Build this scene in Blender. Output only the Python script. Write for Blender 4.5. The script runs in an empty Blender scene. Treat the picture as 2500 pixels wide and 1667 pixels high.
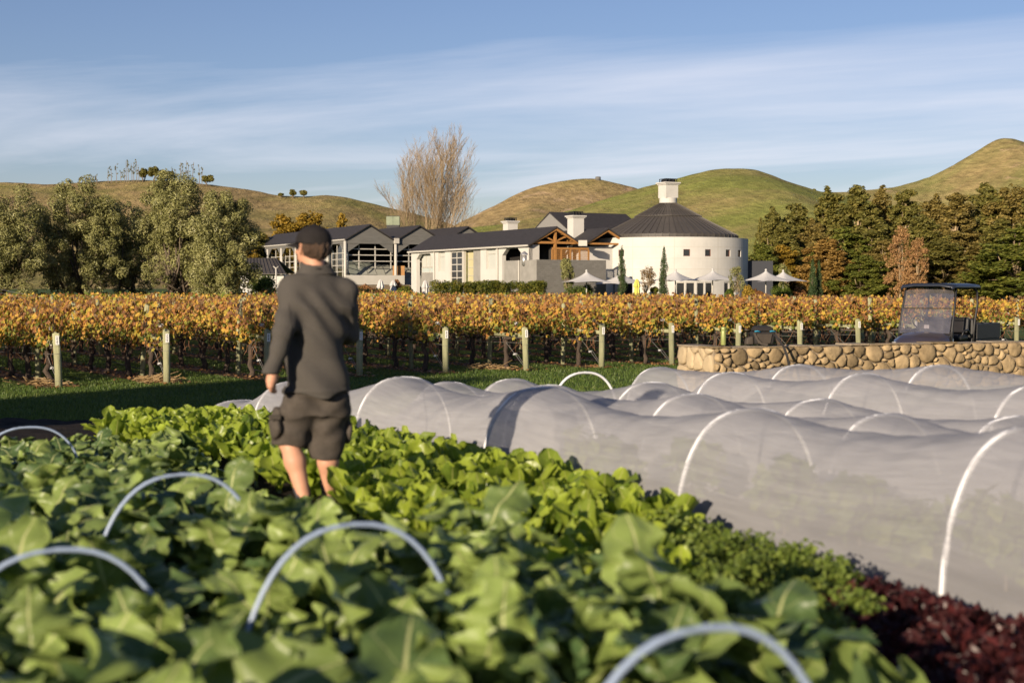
import bpy, math, random
import numpy as np
from mathutils import Vector, Matrix, Quaternion, Euler
R = math.radians
rng = np.random.default_rng(7)
random.seed(7)
S = bpy.context.scene
COL = S.collection

# ---------------------------------------------------------------- camera
PITCH = math.atan(133.5 / 3472.0)
CAM_Z = 2.0
cam_data = bpy.data.cameras.new("camera")
cam_data.lens = 50.0
cam_data.sensor_width = 36.0
cam_data.sensor_fit = 'HORIZONTAL'
cam_data.clip_start = 0.05
cam_data.clip_end = 8000.0
cam_data.dof.use_dof = True
cam_data.dof.focus_distance = 48.0
cam_data.dof.aperture_fstop = 2.5
cam = bpy.data.objects.new("camera", cam_data)
COL.objects.link(cam)
cam.location = (0, 0, CAM_Z)
cam.rotation_euler = (R(90) - PITCH, 0, 0)
S.camera = cam

# ---------------------------------------------------------------- world, sun, exposure
SUN_AZ = R(30.0)      # to the left of straight behind the camera
SUN_EL = R(14.5)
to_sun = Vector((-math.sin(SUN_AZ) * math.cos(SUN_EL), -math.cos(SUN_AZ) * math.cos(SUN_EL), math.sin(SUN_EL)))
world = bpy.data.worlds.new("World")
S.world = world
world.use_nodes = True
nt = world.node_tree
nt.nodes.clear()
w_out = nt.nodes.new("ShaderNodeOutputWorld")
w_bg = nt.nodes.new("ShaderNodeBackground")
w_bg.inputs["Strength"].default_value = 0.052
sky = nt.nodes.new("ShaderNodeTexSky")
sky.sky_type = 'NISHITA'
sky.sun_disc = False
sky.sun_elevation = SUN_EL
sky.sun_rotation = R(180) + SUN_AZ
sky.altitude = 0.0
sky.air_density = 1.0
sky.dust_density = 0.25
sky.ozone_density = 2.6
# thin high cloud: noise on the direction projected to a flat layer
tc = nt.nodes.new("ShaderNodeTexCoord")
sep = nt.nodes.new("ShaderNodeSeparateXYZ")
nt.links.new(tc.outputs["Generated"], sep.inputs[0])
def wmath(op, a, b=None, clamp=False):
    n = nt.nodes.new("ShaderNodeMath"); n.operation = op; n.use_clamp = clamp
    for i, v in enumerate((a, b)):
        if v is None: continue
        if isinstance(v, (int, float)): n.inputs[i].default_value = v
        else: nt.links.new(v, n.inputs[i])
    return n.outputs[0]
den = wmath('ADD', wmath('MAXIMUM', sep.outputs[2], 0.0), 0.07)
cx_ = wmath('DIVIDE', sep.outputs[0], den)
cy_ = wmath('DIVIDE', sep.outputs[1], den)
comb = nt.nodes.new("ShaderNodeCombineXYZ")
nt.links.new(wmath('MULTIPLY', cx_, 0.42), comb.inputs[0])
nt.links.new(wmath('MULTIPLY', wmath('ADD', cy_, wmath('MULTIPLY', cx_, 0.45)), 0.9), comb.inputs[1])
comb.inputs[2].default_value = 21.3
nz = nt.nodes.new("ShaderNodeTexNoise")
nz.inputs["Scale"].default_value = 0.62
nz.inputs["Detail"].default_value = 11.0
nz.inputs["Roughness"].default_value = 0.55
nz.inputs["Distortion"].default_value = 0.5
nt.links.new(comb.outputs[0], nz.inputs["Vector"])
ramp = nt.nodes.new("ShaderNodeValToRGB")
ramp.color_ramp.elements[0].position = 0.465
ramp.color_ramp.elements[0].color = (0, 0, 0, 1)
ramp.color_ramp.elements[1].position = 0.72
ramp.color_ramp.elements[1].color = (1, 1, 1, 1)
nt.links.new(nz.outputs["Fac"], ramp.inputs[0])
cl = wmath('MULTIPLY', ramp.outputs[0], wmath('SUBTRACT', 0.95, wmath('MULTIPLY', sep.outputs[2], 2.7), True))
mixc = nt.nodes.new("ShaderNodeMix"); mixc.data_type = 'RGBA'
nt.links.new(cl, mixc.inputs[0])
tint = nt.nodes.new("ShaderNodeMix"); tint.data_type = 'RGBA'; tint.blend_type = 'MULTIPLY'; tint.inputs[0].default_value = 1.0
nt.links.new(sky.outputs[0], tint.inputs[6]); tint.inputs[7].default_value = (1.12, 1.02, 1.2, 1)
nt.links.new(tint.outputs[2], mixc.inputs[6])
mixc.inputs[7].default_value = (10.2, 10.3, 11.4, 1)
nt.links.new(mixc.outputs[2], w_bg.inputs["Color"])
nt.links.new(w_bg.outputs[0], w_out.inputs["Surface"])

sun_d = bpy.data.lights.new("sun", 'SUN')
sun_d.energy = 5.0
sun_d.angle = R(0.6)
sun_d.color = (1.0, 0.83, 0.62)
sun = bpy.data.objects.new("sun", sun_d)
COL.objects.link(sun)
sun.rotation_euler = to_sun.to_track_quat('Z', 'Y').to_euler()
sun.location = (-30, -40, 40)

S.view_settings.view_transform = 'Standard'
S.view_settings.look = 'None'
S.view_settings.exposure = 0.74
S.view_settings.gamma = 1.0
S.view_settings.use_curve_mapping = False
S.render.engine = 'CYCLES'
S.cycles.use_denoising = True
S.cycles.max_bounces = 6
S.cycles.diffuse_bounces = 2
S.cycles.glossy_bounces = 3
S.cycles.transmission_bounces = 4
S.cycles.transparent_max_bounces = 16
S.cycles.caustics_reflective = False
S.cycles.caustics_refractive = False

# ---------------------------------------------------------------- picture geometry (photo pixels -> places)
F = 3472.0
cp, sp = math.cos(PITCH), math.sin(PITCH)
def ray(px, py):
    a = (px - 1250.0) / F; b = (833.5 - py) / F
    y = cp + b * sp
    return a / y, (-sp + b * cp) / y
def at(px, py, d):
    kx, kz = ray(px, py)
    return Vector((kx * d, d, CAM_Z + kz * d))
def smooth(e0, e1, v):
    t = np.clip((v - e0) / (e1 - e0), 0, 1)
    return t * t * (3 - 2 * t)
def gz(x, y):
    """height of the land: raised garden, flat vineyard, gentle rise to the winery"""
    x = np.asarray(x, float); y = np.asarray(y, float)
    w = y - 0.35 * x
    g = np.interp(w, [-5, 6, 8, 10.7, 13.6, 16.2, 17.5, 19.7, 22, 24], [.58, .58, .58, .56, .50, .38, .29, .15, .03, 0])
    g = g * smooth(26, 18, np.abs(x))
    return g + 1.2 * smooth(84, 114, y) * (0.25 + 0.75 * smooth(6, -24, x))
def gzf(x, y): return float(gz(x, y))

# ---------------------------------------------------------------- helpers
def link(o, parent=None):
    COL.objects.link(o)
    if parent is not None: o.parent = parent
    return o
def tag(o, label=None, cat=None, group=None, kind=None):
    if label: o["label"] = label
    if cat: o["category"] = cat
    if group: o["group"] = group
    if kind: o["kind"] = kind
    return o
def empty(name, loc, rz=0.0, label=None, cat=None, group=None):
    o = bpy.data.objects.new(name, None)
    o.empty_display_size = 0.2
    o.location = loc
    o.rotation_euler = (0, 0, rz)
    COL.objects.link(o)
    return tag(o, label, cat, group)
def mesh_np(name, verts, faces, mats=None, smooth_shade=False, uv=None, mat_idx=None):
    """faces: (M,k) int array or a list of such arrays"""
    me = bpy.data.meshes.new(name)
    verts = np.asarray(verts, np.float32).reshape(-1, 3)
    if not isinstance(faces, list): faces = [faces]
    faces = [np.asarray(f, np.int32) for f in faces if len(f)]
    loops = np.concatenate([f.ravel() for f in faces])
    counts = np.concatenate([np.full(len(f), f.shape[1], np.int32) for f in faces])
    starts = np.concatenate([[0], np.cumsum(counts)[:-1]]).astype(np.int32)
    me.vertices.add(len(verts)); me.vertices.foreach_set("co", verts.ravel())
    me.loops.add(len(loops)); me.loops.foreach_set("vertex_index", loops)
    me.polygons.add(len(counts))
    me.polygons.foreach_set("loop_start", starts)
    me.polygons.foreach_set("loop_total", counts)
    me.polygons.foreach_set("use_smooth", np.full(len(counts), smooth_shade))
    if mat_idx is not None: me.polygons.foreach_set("material_index", np.asarray(mat_idx, np.int32))
    if uv is not None:
        lay = me.uv_layers.new(name="uv")
        lay.data.foreach_set("uv", np.asarray(uv, np.float32)[loops].ravel())
    me.update(calc_edges=True)
    for m in (mats if isinstance(mats, (list, tuple)) else [mats]):
        if m is not None: me.materials.append(m)
    return me
def mobj(name, me, parent=None, loc=None):
    o = bpy.data.objects.new(name, me)
    if loc is not None: o.location = loc
    return link(o, parent)
class MB:
    """collects simple shapes and links them as one mesh object"""
    def __init__(self): self.v = []; self.f = []; self.n = 0
    def add(self, vs, fs):
        self.v.extend([tuple(p) for p in vs]); self.f.extend([tuple(i + self.n for i in q) for q in fs]); self.n += len(vs)
        return self
    def hexa(self, p):   # 8 corners: bottom 4 ccw, top 4 ccw
        return self.add(p, [(3, 2, 1, 0), (4, 5, 6, 7), (0, 1, 5, 4), (1, 2, 6, 5), (2, 3, 7, 6), (3, 0, 4, 7)])
    def box(self, x0, x1, y0, y1, z0, z1, m=None):
        p = [(x0, y0, z0), (x1, y0, z0), (x1, y1, z0), (x0, y1, z0), (x0, y0, z1), (x1, y0, z1), (x1, y1, z1), (x0, y1, z1)]
        if m is not None: p = [tuple(m @ Vector(q)) for q in p]
        return self.hexa(p)
    def bar(self, a, b, w, h=None, up=(0, 0, 1)):
        a = Vector(a); b = Vector(b); h = h or w
        d = (b - a).normalized(); u = Vector(up)
        if abs(d.dot(u)) > 0.98: u = Vector((1, 0, 0))
        s = d.cross(u).normalized() * (w / 2); t = s.cross(d).normalized() * (h / 2)
        return self.hexa([a - s - t, a + s - t, b + s - t, b - s - t, a - s + t, a + s + t, b + s + t, b - s + t])
    def tube(self, pts, rad, n=6, cap=True):
        pts = [Vector(p) for p in pts]
        if isinstance(rad, (int, float)): rad = [rad] * len(pts)
        base = self.n; ref = Vector((0.13, 0.31, 0.94))
        vs = []
        for i, p in enumerate(pts):
            d = (pts[min(i + 1, len(pts) - 1)] - pts[max(i - 1, 0)]).normalized()
            if abs(d.dot(ref)) > 0.97: ref = Vector((0.9, 0.3, 0.1))
            s = d.cross(ref).normalized(); t = s.cross(d).normalized()
            for k in range(n):
                a = 2 * math.pi * k / n
                vs.append(p + (s * math.cos(a) + t * math.sin(a)) * rad[i])
        fs = []
        for i in range(len(pts) - 1):
            for k in range(n):
                fs.append((i * n + k, i * n + (k + 1) % n, (i + 1) * n + (k + 1) % n, (i + 1) * n + k))
        if cap:
            fs.append(tuple(reversed(range(n)))); fs.append(tuple((len(pts) - 1) * n + k for k in range(n)))
        return self.add(vs, fs)
    def lathe(self, prof, n=24, c=(0, 0, 0), cap=True):
        vs = []; fs = []
        for r, z in prof:
            for k in range(n):
                a = 2 * math.pi * k / n
                vs.append((c[0] + r * math.cos(a), c[1] + r * math.sin(a), c[2] + z))
        for i in range(len(prof) - 1):
            for k in range(n):
                fs.append((i * n + k, i * n + (k + 1) % n, (i + 1) * n + (k + 1) % n, (i + 1) * n + k))
        if cap:
            fs.append(tuple(reversed(range(n)))); fs.append(tuple((len(prof) - 1) * n + k for k in range(n)))
        return self.add(vs, fs)
    def prism(self, poly, ext):
        """poly: list of 3d points (planar), ext: extrusion vector"""
        poly = [Vector(p) for p in poly]; e = Vector(ext); n = len(poly)
        vs = poly + [p + e for p in poly]
        fs = [tuple(reversed(range(n))), tuple(range(n, 2 * n))] + [(i, (i + 1) % n, n + (i + 1) % n, n + i) for i in range(n)]
        return self.add(vs, fs)
    def mesh(self, name, mat, smooth_shade=False, off=None, bevel=0):
        me = bpy.data.meshes.new(name)
        vs = self.v if off is None else [(p[0] - off[0], p[1] - off[1], p[2] - off[2]) for p in self.v]
        me.from_pydata(vs, [], self.f)
        if smooth_shade: me.polygons.foreach_set("use_smooth", [True] * len(me.polygons))
        if mat is not None: me.materials.append(mat)
        me.update()
        return me
    def build(self, name, mat, parent=None, smooth_shade=False, world=True, bevel=0.0):
        off = None
        if parent is not None and world:
            q = parent; off = Vector((0, 0, 0))
            while q is not None: off = off + q.location; q = q.parent
        o = mobj(name, self.mesh(name, mat, smooth_shade, off), parent)
        if bevel > 0:
            b = o.modifiers.new("bevel", 'BEVEL'); b.width = bevel; b.segments = 2; b.limit_method = 'ANGLE'
        return o
def copy_tree(o, parent=None):
    c = o.copy(); COL.objects.link(c); c.parent = parent
    for ch in o.children: copy_tree(ch, c)
    return c

# ---------------------------------------------------------------- materials
def new_mat(name):
    m = bpy.data.materials.new(name); m.use_nodes = True
    n = m.node_tree; n.nodes.clear()
    out = n.nodes.new("ShaderNodeOutputMaterial")
    return m, n, out
def nd(n, kind, **kw):
    q = n.nodes.new(kind)
    for k, v in kw.items():
        if k in q.inputs.keys():
            q.inputs[k].default_value = v
        else: setattr(q, k, v)
    return q
def ramp_node(n, stops, interp='LINEAR'):
    r = n.nodes.new("ShaderNodeValToRGB"); cr = r.color_ramp; cr.interpolation = interp
    while len(cr.elements) > 1: cr.elements.remove(cr.elements[-1])
    cr.elements[0].position = stops[0][0]; cr.elements[0].color = (*stops[0][1], 1)
    for p, c in stops[1:]:
        e = cr.elements.new(p); e.color = (*c, 1)
    return r
def mixrgb(n, fac, a, b, mode='MIX'):
    q = n.nodes.new("ShaderNodeMix"); q.data_type = 'RGBA'; q.blend_type = mode
    for sock, v in ((q.inputs[0], fac), (q.inputs[6], a), (q.inputs[7], b)):
        if isinstance(v, (int, float)): sock.default_value = v
        elif isinstance(v, (tuple, list)): sock.default_value = (*v[:3], 1)
        else: n.links.new(v, sock)
    return q.outputs[2]
def mth(n, op, a, b=None, clamp=False):
    q = n.nodes.new("ShaderNodeMath"); q.operation = op; q.use_clamp = clamp
    for i, v in enumerate((a, b)):
        if v is None: continue
        if isinstance(v, (int, float)): q.inputs[i].default_value = v
        else: n.links.new(v, q.inputs[i])
    return q.outputs[0]
def sc(c, k): return tuple(min(1, x * k) for x in c)
def M(name, col, rough=0.8, var=0.18, scale=6.0, bump=0.0, bscale=None, metallic=0.0, spec=0.4, stretch=None, col2=None, coat=0.0, objrand=0.0, island=0.0):
    """plain surface with noise-driven tone variation and fine relief"""
    m, n, out = new_mat(name)
    b = nd(n, "ShaderNodeBsdfPrincipled", Roughness=rough, Metallic=metallic)
    b.inputs["Specular IOR Level"].default_value = spec
    if coat: b.inputs["Coat Weight"].default_value = coat
    tcn = n.nodes.new("ShaderNodeTexCoord")
    vec = tcn.outputs["Object"]
    if stretch:
        mp = nd(n, "ShaderNodeMapping"); mp.inputs["Scale"].default_value = stretch
        n.links.new(vec, mp.inputs[0]); vec = mp.outputs[0]
    nzn = nd(n, "ShaderNodeTexNoise", Scale=scale, Detail=6.0, Roughness=0.6)
    n.links.new(vec, nzn.inputs["Vector"])
    c2 = col2 or sc(col, 1 + 1.6 * var)
    rp = ramp_node(n, [(0.3, sc(col, 1 - var) if col2 is None else col), (0.7, c2)])
    n.links.new(nzn.outputs[0], rp.inputs[0])
    c = rp.outputs[0]
    if objrand or island:
        if island:
            g = n.nodes.new("ShaderNodeNewGeometry"); rv = g.outputs["Random Per Island"]; amt = island
        else:
            oi = n.nodes.new("ShaderNodeObjectInfo"); rv = oi.outputs["Random"]; amt = objrand
        k = mth(n, 'ADD', mth(n, 'MULTIPLY', rv, 2 * amt), 1 - amt)
        hs = nd(n, "ShaderNodeHueSaturation"); n.links.new(k, hs.inputs["Value"]); n.links.new(c, hs.inputs["Color"]); c = hs.outputs[0]
    n.links.new(c, b.inputs["Base Color"])
    if bump:
        nb = nd(n, "ShaderNodeTexNoise", Scale=bscale or scale * 6, Detail=5.0, Roughness=0.65)
        n.links.new(vec, nb.inputs["Vector"])
        bm = nd(n, "ShaderNodeBump", Strength=bump, Distance=0.02)
        n.links.new(nb.outputs[0], bm.inputs["Height"]); n.links.new(bm.outputs[0], b.inputs["Normal"])
    n.links.new(b.outputs[0], out.inputs[0])
    return m
def leaf_mat(name, stops, trans=0.35, rough=0.5, spec=0.35, rand='island', zmix=None, noise=0.35, nscale=1.2, tmul=1.25):
    """thin leaf: reflected + transmitted light, tone picked per leaf (island) or per object"""
    m, n, out = new_mat(name)
    if rand == 'island':
        g = n.nodes.new("ShaderNodeNewGeometry"); rv = g.outputs["Random Per Island"]
    else:
        oi = n.nodes.new("ShaderNodeObjectInfo"); rv = oi.outputs["Random"]
    tcn = n.nodes.new("ShaderNodeTexCoord")
    nzn = nd(n, "ShaderNodeTexNoise", Scale=nscale, Detail=3.0)
    n.links.new(tcn.outputs["Object"], nzn.inputs["Vector"])
    v = mth(n, 'ADD', mth(n, 'MULTIPLY', rv, 1 - noise), mth(n, 'MULTIPLY', mth(n, 'SUBTRACT', mth(n, 'MULTIPLY', nzn.outputs[0], 2.2), 0.6), noise))
    if zmix:   # (z0, z1, amount): real change of leaf colour with height on the plant
        sx = n.nodes.new("ShaderNodeSeparateXYZ"); n.links.new(tcn.outputs["Object"], sx.inputs[0])
        zz = mth(n, 'DIVIDE', mth(n, 'SUBTRACT', sx.outputs[2], zmix[0]), zmix[1] - zmix[0], True)
        v = mth(n, 'ADD', mth(n, 'MULTIPLY', v, 1 - zmix[2]), mth(n, 'MULTIPLY', zz, zmix[2]))
    rp = ramp_node(n, stops); n.links.new(v, rp.inputs[0])
    b = nd(n, "ShaderNodeBsdfPrincipled", Roughness=rough); b.inputs["Specular IOR Level"].default_value = spec
    n.links.new(rp.outputs[0], b.inputs["Base Color"])
    t = n.nodes.new("ShaderNodeBsdfTranslucent")
    tcol = mixrgb(n, 1.0, rp.outputs[0], (tmul, tmul, tmul * 0.7), 'MULTIPLY'); n.links.new(tcol, t.inputs[0])
    mx = nd(n, "ShaderNodeMixShader"); mx.inputs[0].default_value = trans
    n.links.new(b.outputs[0], mx.inputs[1]); n.links.new(t.outputs[0], mx.inputs[2]); n.links.new(mx.outputs[0], out.inputs[0])
    return m
# ================================================================ the land
ROW_O = np.array([-9.0, 28.2])                 # foot of the first end post
HEAD = np.array([0.853, 0.522])                # along the headland
ROWD = np.array([-0.522, 0.853])               # along the vine rows
ROW_SP = 2.19
def grass_mat(name, g1, g2, dry, dryamt, scale=0.35, fine=14.0, bump=0.6):
    m, n, out = new_mat(name)
    geo = n.nodes.new("ShaderNodeNewGeometry")
    n1 = nd(n, "ShaderNodeTexNoise", Scale=scale, Detail=8.0, Roughness=0.62); n.links.new(geo.outputs["Position"], n1.inputs["Vector"])
    n2 = nd(n, "ShaderNodeTexNoise", Scale=fine, Detail=4.0, Roughness=0.7); n.links.new(geo.outputs["Position"], n2.inputs["Vector"])
    r1 = ramp_node(n, [(0.3, g1), (0.7, g2)]); n.links.new(n2.outputs[0], r1.inputs[0])
    r2 = ramp_node(n, [(max(0, 0.62 - dryamt), (0, 0, 0)), (0.85 - dryamt * 0.6, (1, 1, 1))]); n.links.new(n1.outputs[0], r2.inputs[0])
    dr = ramp_node(n, [(0.3, sc(dry, 0.75)), (0.7, sc(dry, 1.2))]); n.links.new(n2.outputs[0], dr.inputs[0])
    c = mixrgb(n, r2.outputs[0], r1.outputs[0], dr.outputs[0])
    b = nd(n, "ShaderNodeBsdfPrincipled", Roughness=0.9); b.inputs["Specular IOR Level"].default_value = 0.15
    n.links.new(c, b.inputs["Base Color"])
    bm = nd(n, "ShaderNodeBump", Strength=bump, Distance=0.05); n.links.new(n2.outputs[0], bm.inputs["Height"]); n.links.new(bm.outputs[0], b.inputs["Normal"])
    n.links.new(b.outputs[0], out.inputs[0])
    return m
MAT_LAWN = grass_mat("lawn_grass", (0.035, 0.062, 0.012), (0.095, 0.135, 0.03), (0.16, 0.13, 0.06), 0.02)
MAT_SOIL = M("garden_soil", (0.022, 0.017, 0.013), 0.95, 0.5, 3.0, bump=1.0, bscale=25, spec=0.1)

def sheet(name, xs, ys, zf, mat, dz=0.0, keep=None):
    X, Y = np.meshgrid(xs, ys)
    Z = zf(X, Y) + dz
    nx, ny = len(xs), len(ys)
    i = np.arange(ny - 1)[:, None] * nx + np.arange(nx - 1)[None, :]
    f = np.stack([i, i + 1, i + nx + 1, i + nx], -1).reshape(-1, 4)
    if keep is not None:
        k = keep(X, Y); kk = (k[:-1, :-1] & k[1:, :-1] & k[:-1, 1:] & k[1:, 1:]).reshape(-1); f = f[kk]
    v = np.stack([X, Y, Z], -1).reshape(-1, 3)
    used = np.unique(f); remap = np.full(len(v), -1); remap[used] = np.arange(len(used))
    o = mobj(name, mesh_np(name, v[used], remap[f], mat, True))
    tag(o, kind="structure")
    return o
xs = np.concatenate([-np.geomspace(3000, 40, 22), np.arange(-36, 37, 1.0), np.geomspace(40, 3000, 22)])
ys = np.concatenate([[-300, -100, -40, -20, -10], np.arange(-4, 34, 0.75), np.arange(34, 130, 4.0), np.geomspace(132, 5000, 26)])
sheet("ground", xs, ys, lambda x, y: gz(x, y), MAT_LAWN)
# dug garden bed with a ragged edge against the lawn
def soil_edge(x): return 20.9 + 0.12 * np.sin(x * 2.1) + 0.07 * np.sin(x * 5.3 + 1) - 0.06 * (x + 6) * (x > -6) * (x < 8)
sheet("garden_soil", np.arange(-14, 14.01, 0.2), np.arange(-3, 22, 0.2),
      lambda x, y: gz(x, y) + 0.035 * np.sin(x * 7 + y * 3) * np.sin(y * 8 - x * 2), MAT_SOIL, 0.05, keep=lambda x, y: y < soil_edge(x))
# vineyard floor: grassed alleys with strips of bare earth and dry leaves under each row
m, n, out = new_mat("vineyard_floor")
geo = n.nodes.new("ShaderNodeNewGeometry")
vm = nd(n, "ShaderNodeVectorMath", operation='DOT_PRODUCT'); vm.inputs[1].default_value = (HEAD[0], HEAD[1], 0)
n.links.new(geo.outputs["Position"], vm.inputs[0])
q = mth(n, 'DIVIDE', mth(n, 'SUBTRACT', vm.outputs["Value"], float(ROW_O @ HEAD)), ROW_SP)
n3 = nd(n, "ShaderNodeTexNoise", Scale=1.1, Detail=5.0); n.links.new(geo.outputs["Position"], n3.inputs["Vector"])
q = mth(n, 'ADD', q, mth(n, 'MULTIPLY', mth(n, 'SUBTRACT', n3.outputs[0], 0.5), 0.22))
fr = mth(n, 'ABSOLUTE', mth(n, 'SUBTRACT', mth(n, 'FRACT', mth(n, 'ADD', q, 0.5)), 0.5))
st = ramp_node(n, [(0.13, (1, 1, 1)), (0.2, (0, 0, 0))]); n.links.new(fr, st.inputs[0])
n2 = nd(n, "ShaderNodeTexNoise", Scale=13.0, Detail=4.0, Roughness=0.7); n.links.new(geo.outputs["Position"], n2.inputs["Vector"])
gr = ramp_node(n, [(0.3, (0.04, 0.07, 0.014)), (0.7, (0.10, 0.14, 0.03))]); n.links.new(n2.outputs[0], gr.inputs[0])
er = ramp_node(n, [(0.35, (0.05, 0.032, 0.02)), (0.55, (0.11, 0.07, 0.04)), (0.7, (0.26, 0.15, 0.07))]); n.links.new(n2.outputs[0], er.inputs[0])
b = nd(n, "ShaderNodeBsdfPrincipled", Roughness=0.95); b.inputs["Specular IOR Level"].default_value = 0.1
n.links.new(mixrgb(n, st.outputs[0], gr.outputs[0], er.outputs[0]), b.inputs["Base Color"])
bm = nd(n, "ShaderNodeBump", Strength=0.8, Distance=0.05); n.links.new(n2.outputs[0], bm.inputs["Height"]); n.links.new(bm.outputs[0], b.inputs["Normal"])
n.links.new(b.outputs[0], out.inputs[0])
MAT_VFLOOR = m
def in_vineyard(x, y):
    a = (x - ROW_O[0]) * HEAD[0] + (y - ROW_O[1]) * HEAD[1]
    r = (x - ROW_O[0]) * ROWD[0] + (y - ROW_O[1]) * ROWD[1]
    return (r > -0.25 + 0.2 * np.sin(a * 1.7)) & (r < 66) & (a > -18) & (a < 42)
sheet("vineyard_floor", np.arange(-60, 46, 0.5), np.arange(18, 100, 0.5), gz, MAT_VFLOOR, 0.008, keep=in_vineyard)

# grass blades on the mown headland and the alleys behind the end posts (nobody could count them)
def blades(name, n, label, hgt=0.055):
    px = rng.uniform(-450, 2300, n); dd = 20.5 + 22 * rng.random(n) ** 1.6
    x = (px - 1250) / F * dd; y = dd
    ok = (y > soil_edge(x) + 0.05)
    r = (x - ROW_O[0]) * ROWD[0] + (y - ROW_O[1]) * ROWD[1]
    a = ((x - ROW_O[0]) * HEAD[0] + (y - ROW_O[1]) * HEAD[1]) / ROW_SP
    fra = np.abs((a + 0.5) % 1 - 0.5)
    ok &= (r < 0.0) | (fra > 0.2)
    x, y = x[ok], y[ok]; n = len(x)
    z = gz(x, y)
    th = rng.uniform(0, 2 * np.pi, n); w = rng.uniform(0.006, 0.012, n); h = hgt * rng.uniform(0.5, 1.3, n)
    lean = rng.normal(0, 0.02, (n, 2))
    c, s_ = np.cos(th) * w, np.sin(th) * w
    v = np.stack([np.stack([x - c, y - s_, z], -1), np.stack([x + c, y + s_, z], -1), np.stack([x + lean[:, 0], y + lean[:, 1], z + h], -1)], 1)
    f = np.arange(3 * n).reshape(n, 3)
    o = mobj(name, mesh_np(name, v, f, MAT_BLADE))
    tag(o, label, "grass", kind="stuff")
MAT_BLADE = leaf_mat("grass_blade", [(0.0, (0.04, 0.075, 0.012)), (0.5, (0.08, 0.13, 0.022)), (0.9, (0.14, 0.17, 0.04)), (1.0, (0.25, 0.2, 0.08))], trans=0.3, nscale=0.6)
blades("grass", 190000, "short mown green grass of the headland before the vine rows")
# dry leaves lying under the vines
n_l = 9000
al = np.floor(rng.uniform(-1, 15, n_l)) * ROW_SP + rng.normal(0, 0.28, n_l); rl = -0.3 + 34 * rng.random(n_l) ** 1.5
lx = ROW_O[0] + al * HEAD[0] + rl * ROWD[0]; ly = ROW_O[1] + al * HEAD[1] + rl * ROWD[1]
th = rng.uniform(0, 6.28, n_l); s_ = rng.uniform(0.03, 0.06, n_l)
tl = rng.normal(0, 0.35, (n_l, 4)) * s_[:, None]
cx, sx_ = np.cos(th) * s_, np.sin(th) * s_
lz = gz(lx, ly) + 0.03
v = np.stack([np.stack([lx + cx, ly + sx_, lz + tl[:, 0]], -1), np.stack([lx - sx_ * .8, ly + cx * .8, lz + tl[:, 1]], -1),
              np.stack([lx - cx, ly - sx_, lz + tl[:, 2]], -1), np.stack([lx + sx_ * .8, ly - cx * .8, lz + tl[:, 3]], -1)], 1)
MAT_LITTER = leaf_mat("dry_leaf", [(0.0, (0.09, 0.045, 0.02)), (0.5, (0.24, 0.12, 0.05)), (1.0, (0.4, 0.24, 0.1))], trans=0.15)
tag(mobj("fallen_leaves", mesh_np("fallen_leaves", v, np.arange(4 * n_l).reshape(-1, 4), MAT_LITTER)),
    "dry brown leaves lying in strips under the vine rows", "leaves", kind="stuff")

# ---------------------------------------------------------------- hills
def fbm(x, y, seed=0, octv=5):
    r = np.random.default_rng(seed); out_ = np.zeros_like(x, float); amp = 1.0
    for k in range(octv):
        for _ in range(3):
            a = r.uniform(0, 6.28); fx, fy = math.cos(a) * 2 ** k, math.sin(a) * 2 ** k
            out_ += amp * np.sin(fx * x + fy * y + r.uniform(0, 6.28) + 0.8 * np.sin(fy * 0.7 * x - fx * 0.6 * y + r.uniform(0, 6)))
        amp *= 0.5
    return out_ / 4.0
def hill(pts, D, depth, mat, seed, rough=1.0, x_pad=None):
    pts = np.array(pts, float)
    px = np.arange(pts[0, 0], pts[-1, 0] + 1, 7.0)
    # smooth the ridge line
    py = np.interp(px, pts[:, 0], pts[:, 1])
    ker = np.hanning(9); ker /= ker.sum(); py = np.convolve(np.pad(py, 4, mode='edge'), ker, mode='valid')
    x = (px - 1250) / F * D
    zr = CAM_Z + (700 - py) / F * D
    vv = np.concatenate([np.linspace(0, 1, 60), np.linspace(1.03, 1.6, 12)])
    X = np.repeat(x[None, :], len(vv), 0)
    Y = D - depth * (1 - vv)[:, None] + 0 * X
    s_ = np.where(vv <= 1, np.clip(vv, 0, 1) ** 1.22, 1 - (vv - 1) ** 1.3 * 0.9)[:, None]
    base = 0.8
    k = depth / 260.0
    rel = fbm(X / (52 * k), Y / (75 * k), seed) * 7.0 * rough * k * 0.5
    gul = np.abs(fbm(X / (34 * k), Y / (150 * k), seed + 3, 4)) * -9.0 * rough * k * 0.95
    fade = (np.sin(np.clip(vv, 0, 1) ** 1.3 * np.pi) ** 0.9 + 0.02)[:, None]
    Z = base + (zr[None, :] - base) * s_ + (rel + gul) * fade + fbm(X / 6, Y / 6, seed + 9, 3) * 0.55 * rough
    nx, ny = len(x), len(vv)
    i = np.arange(ny - 1)[:, None] * nx + np.arange(nx - 1)[None, :]
    f = np.stack([i, i + 1, i + nx + 1, i + nx], -1).reshape(-1, 4)
    o = mobj("hill", mesh_np("hill", np.stack([X, Y, Z], -1), f, mat, True))
    tag(o, kind="structure")
    return o
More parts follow.
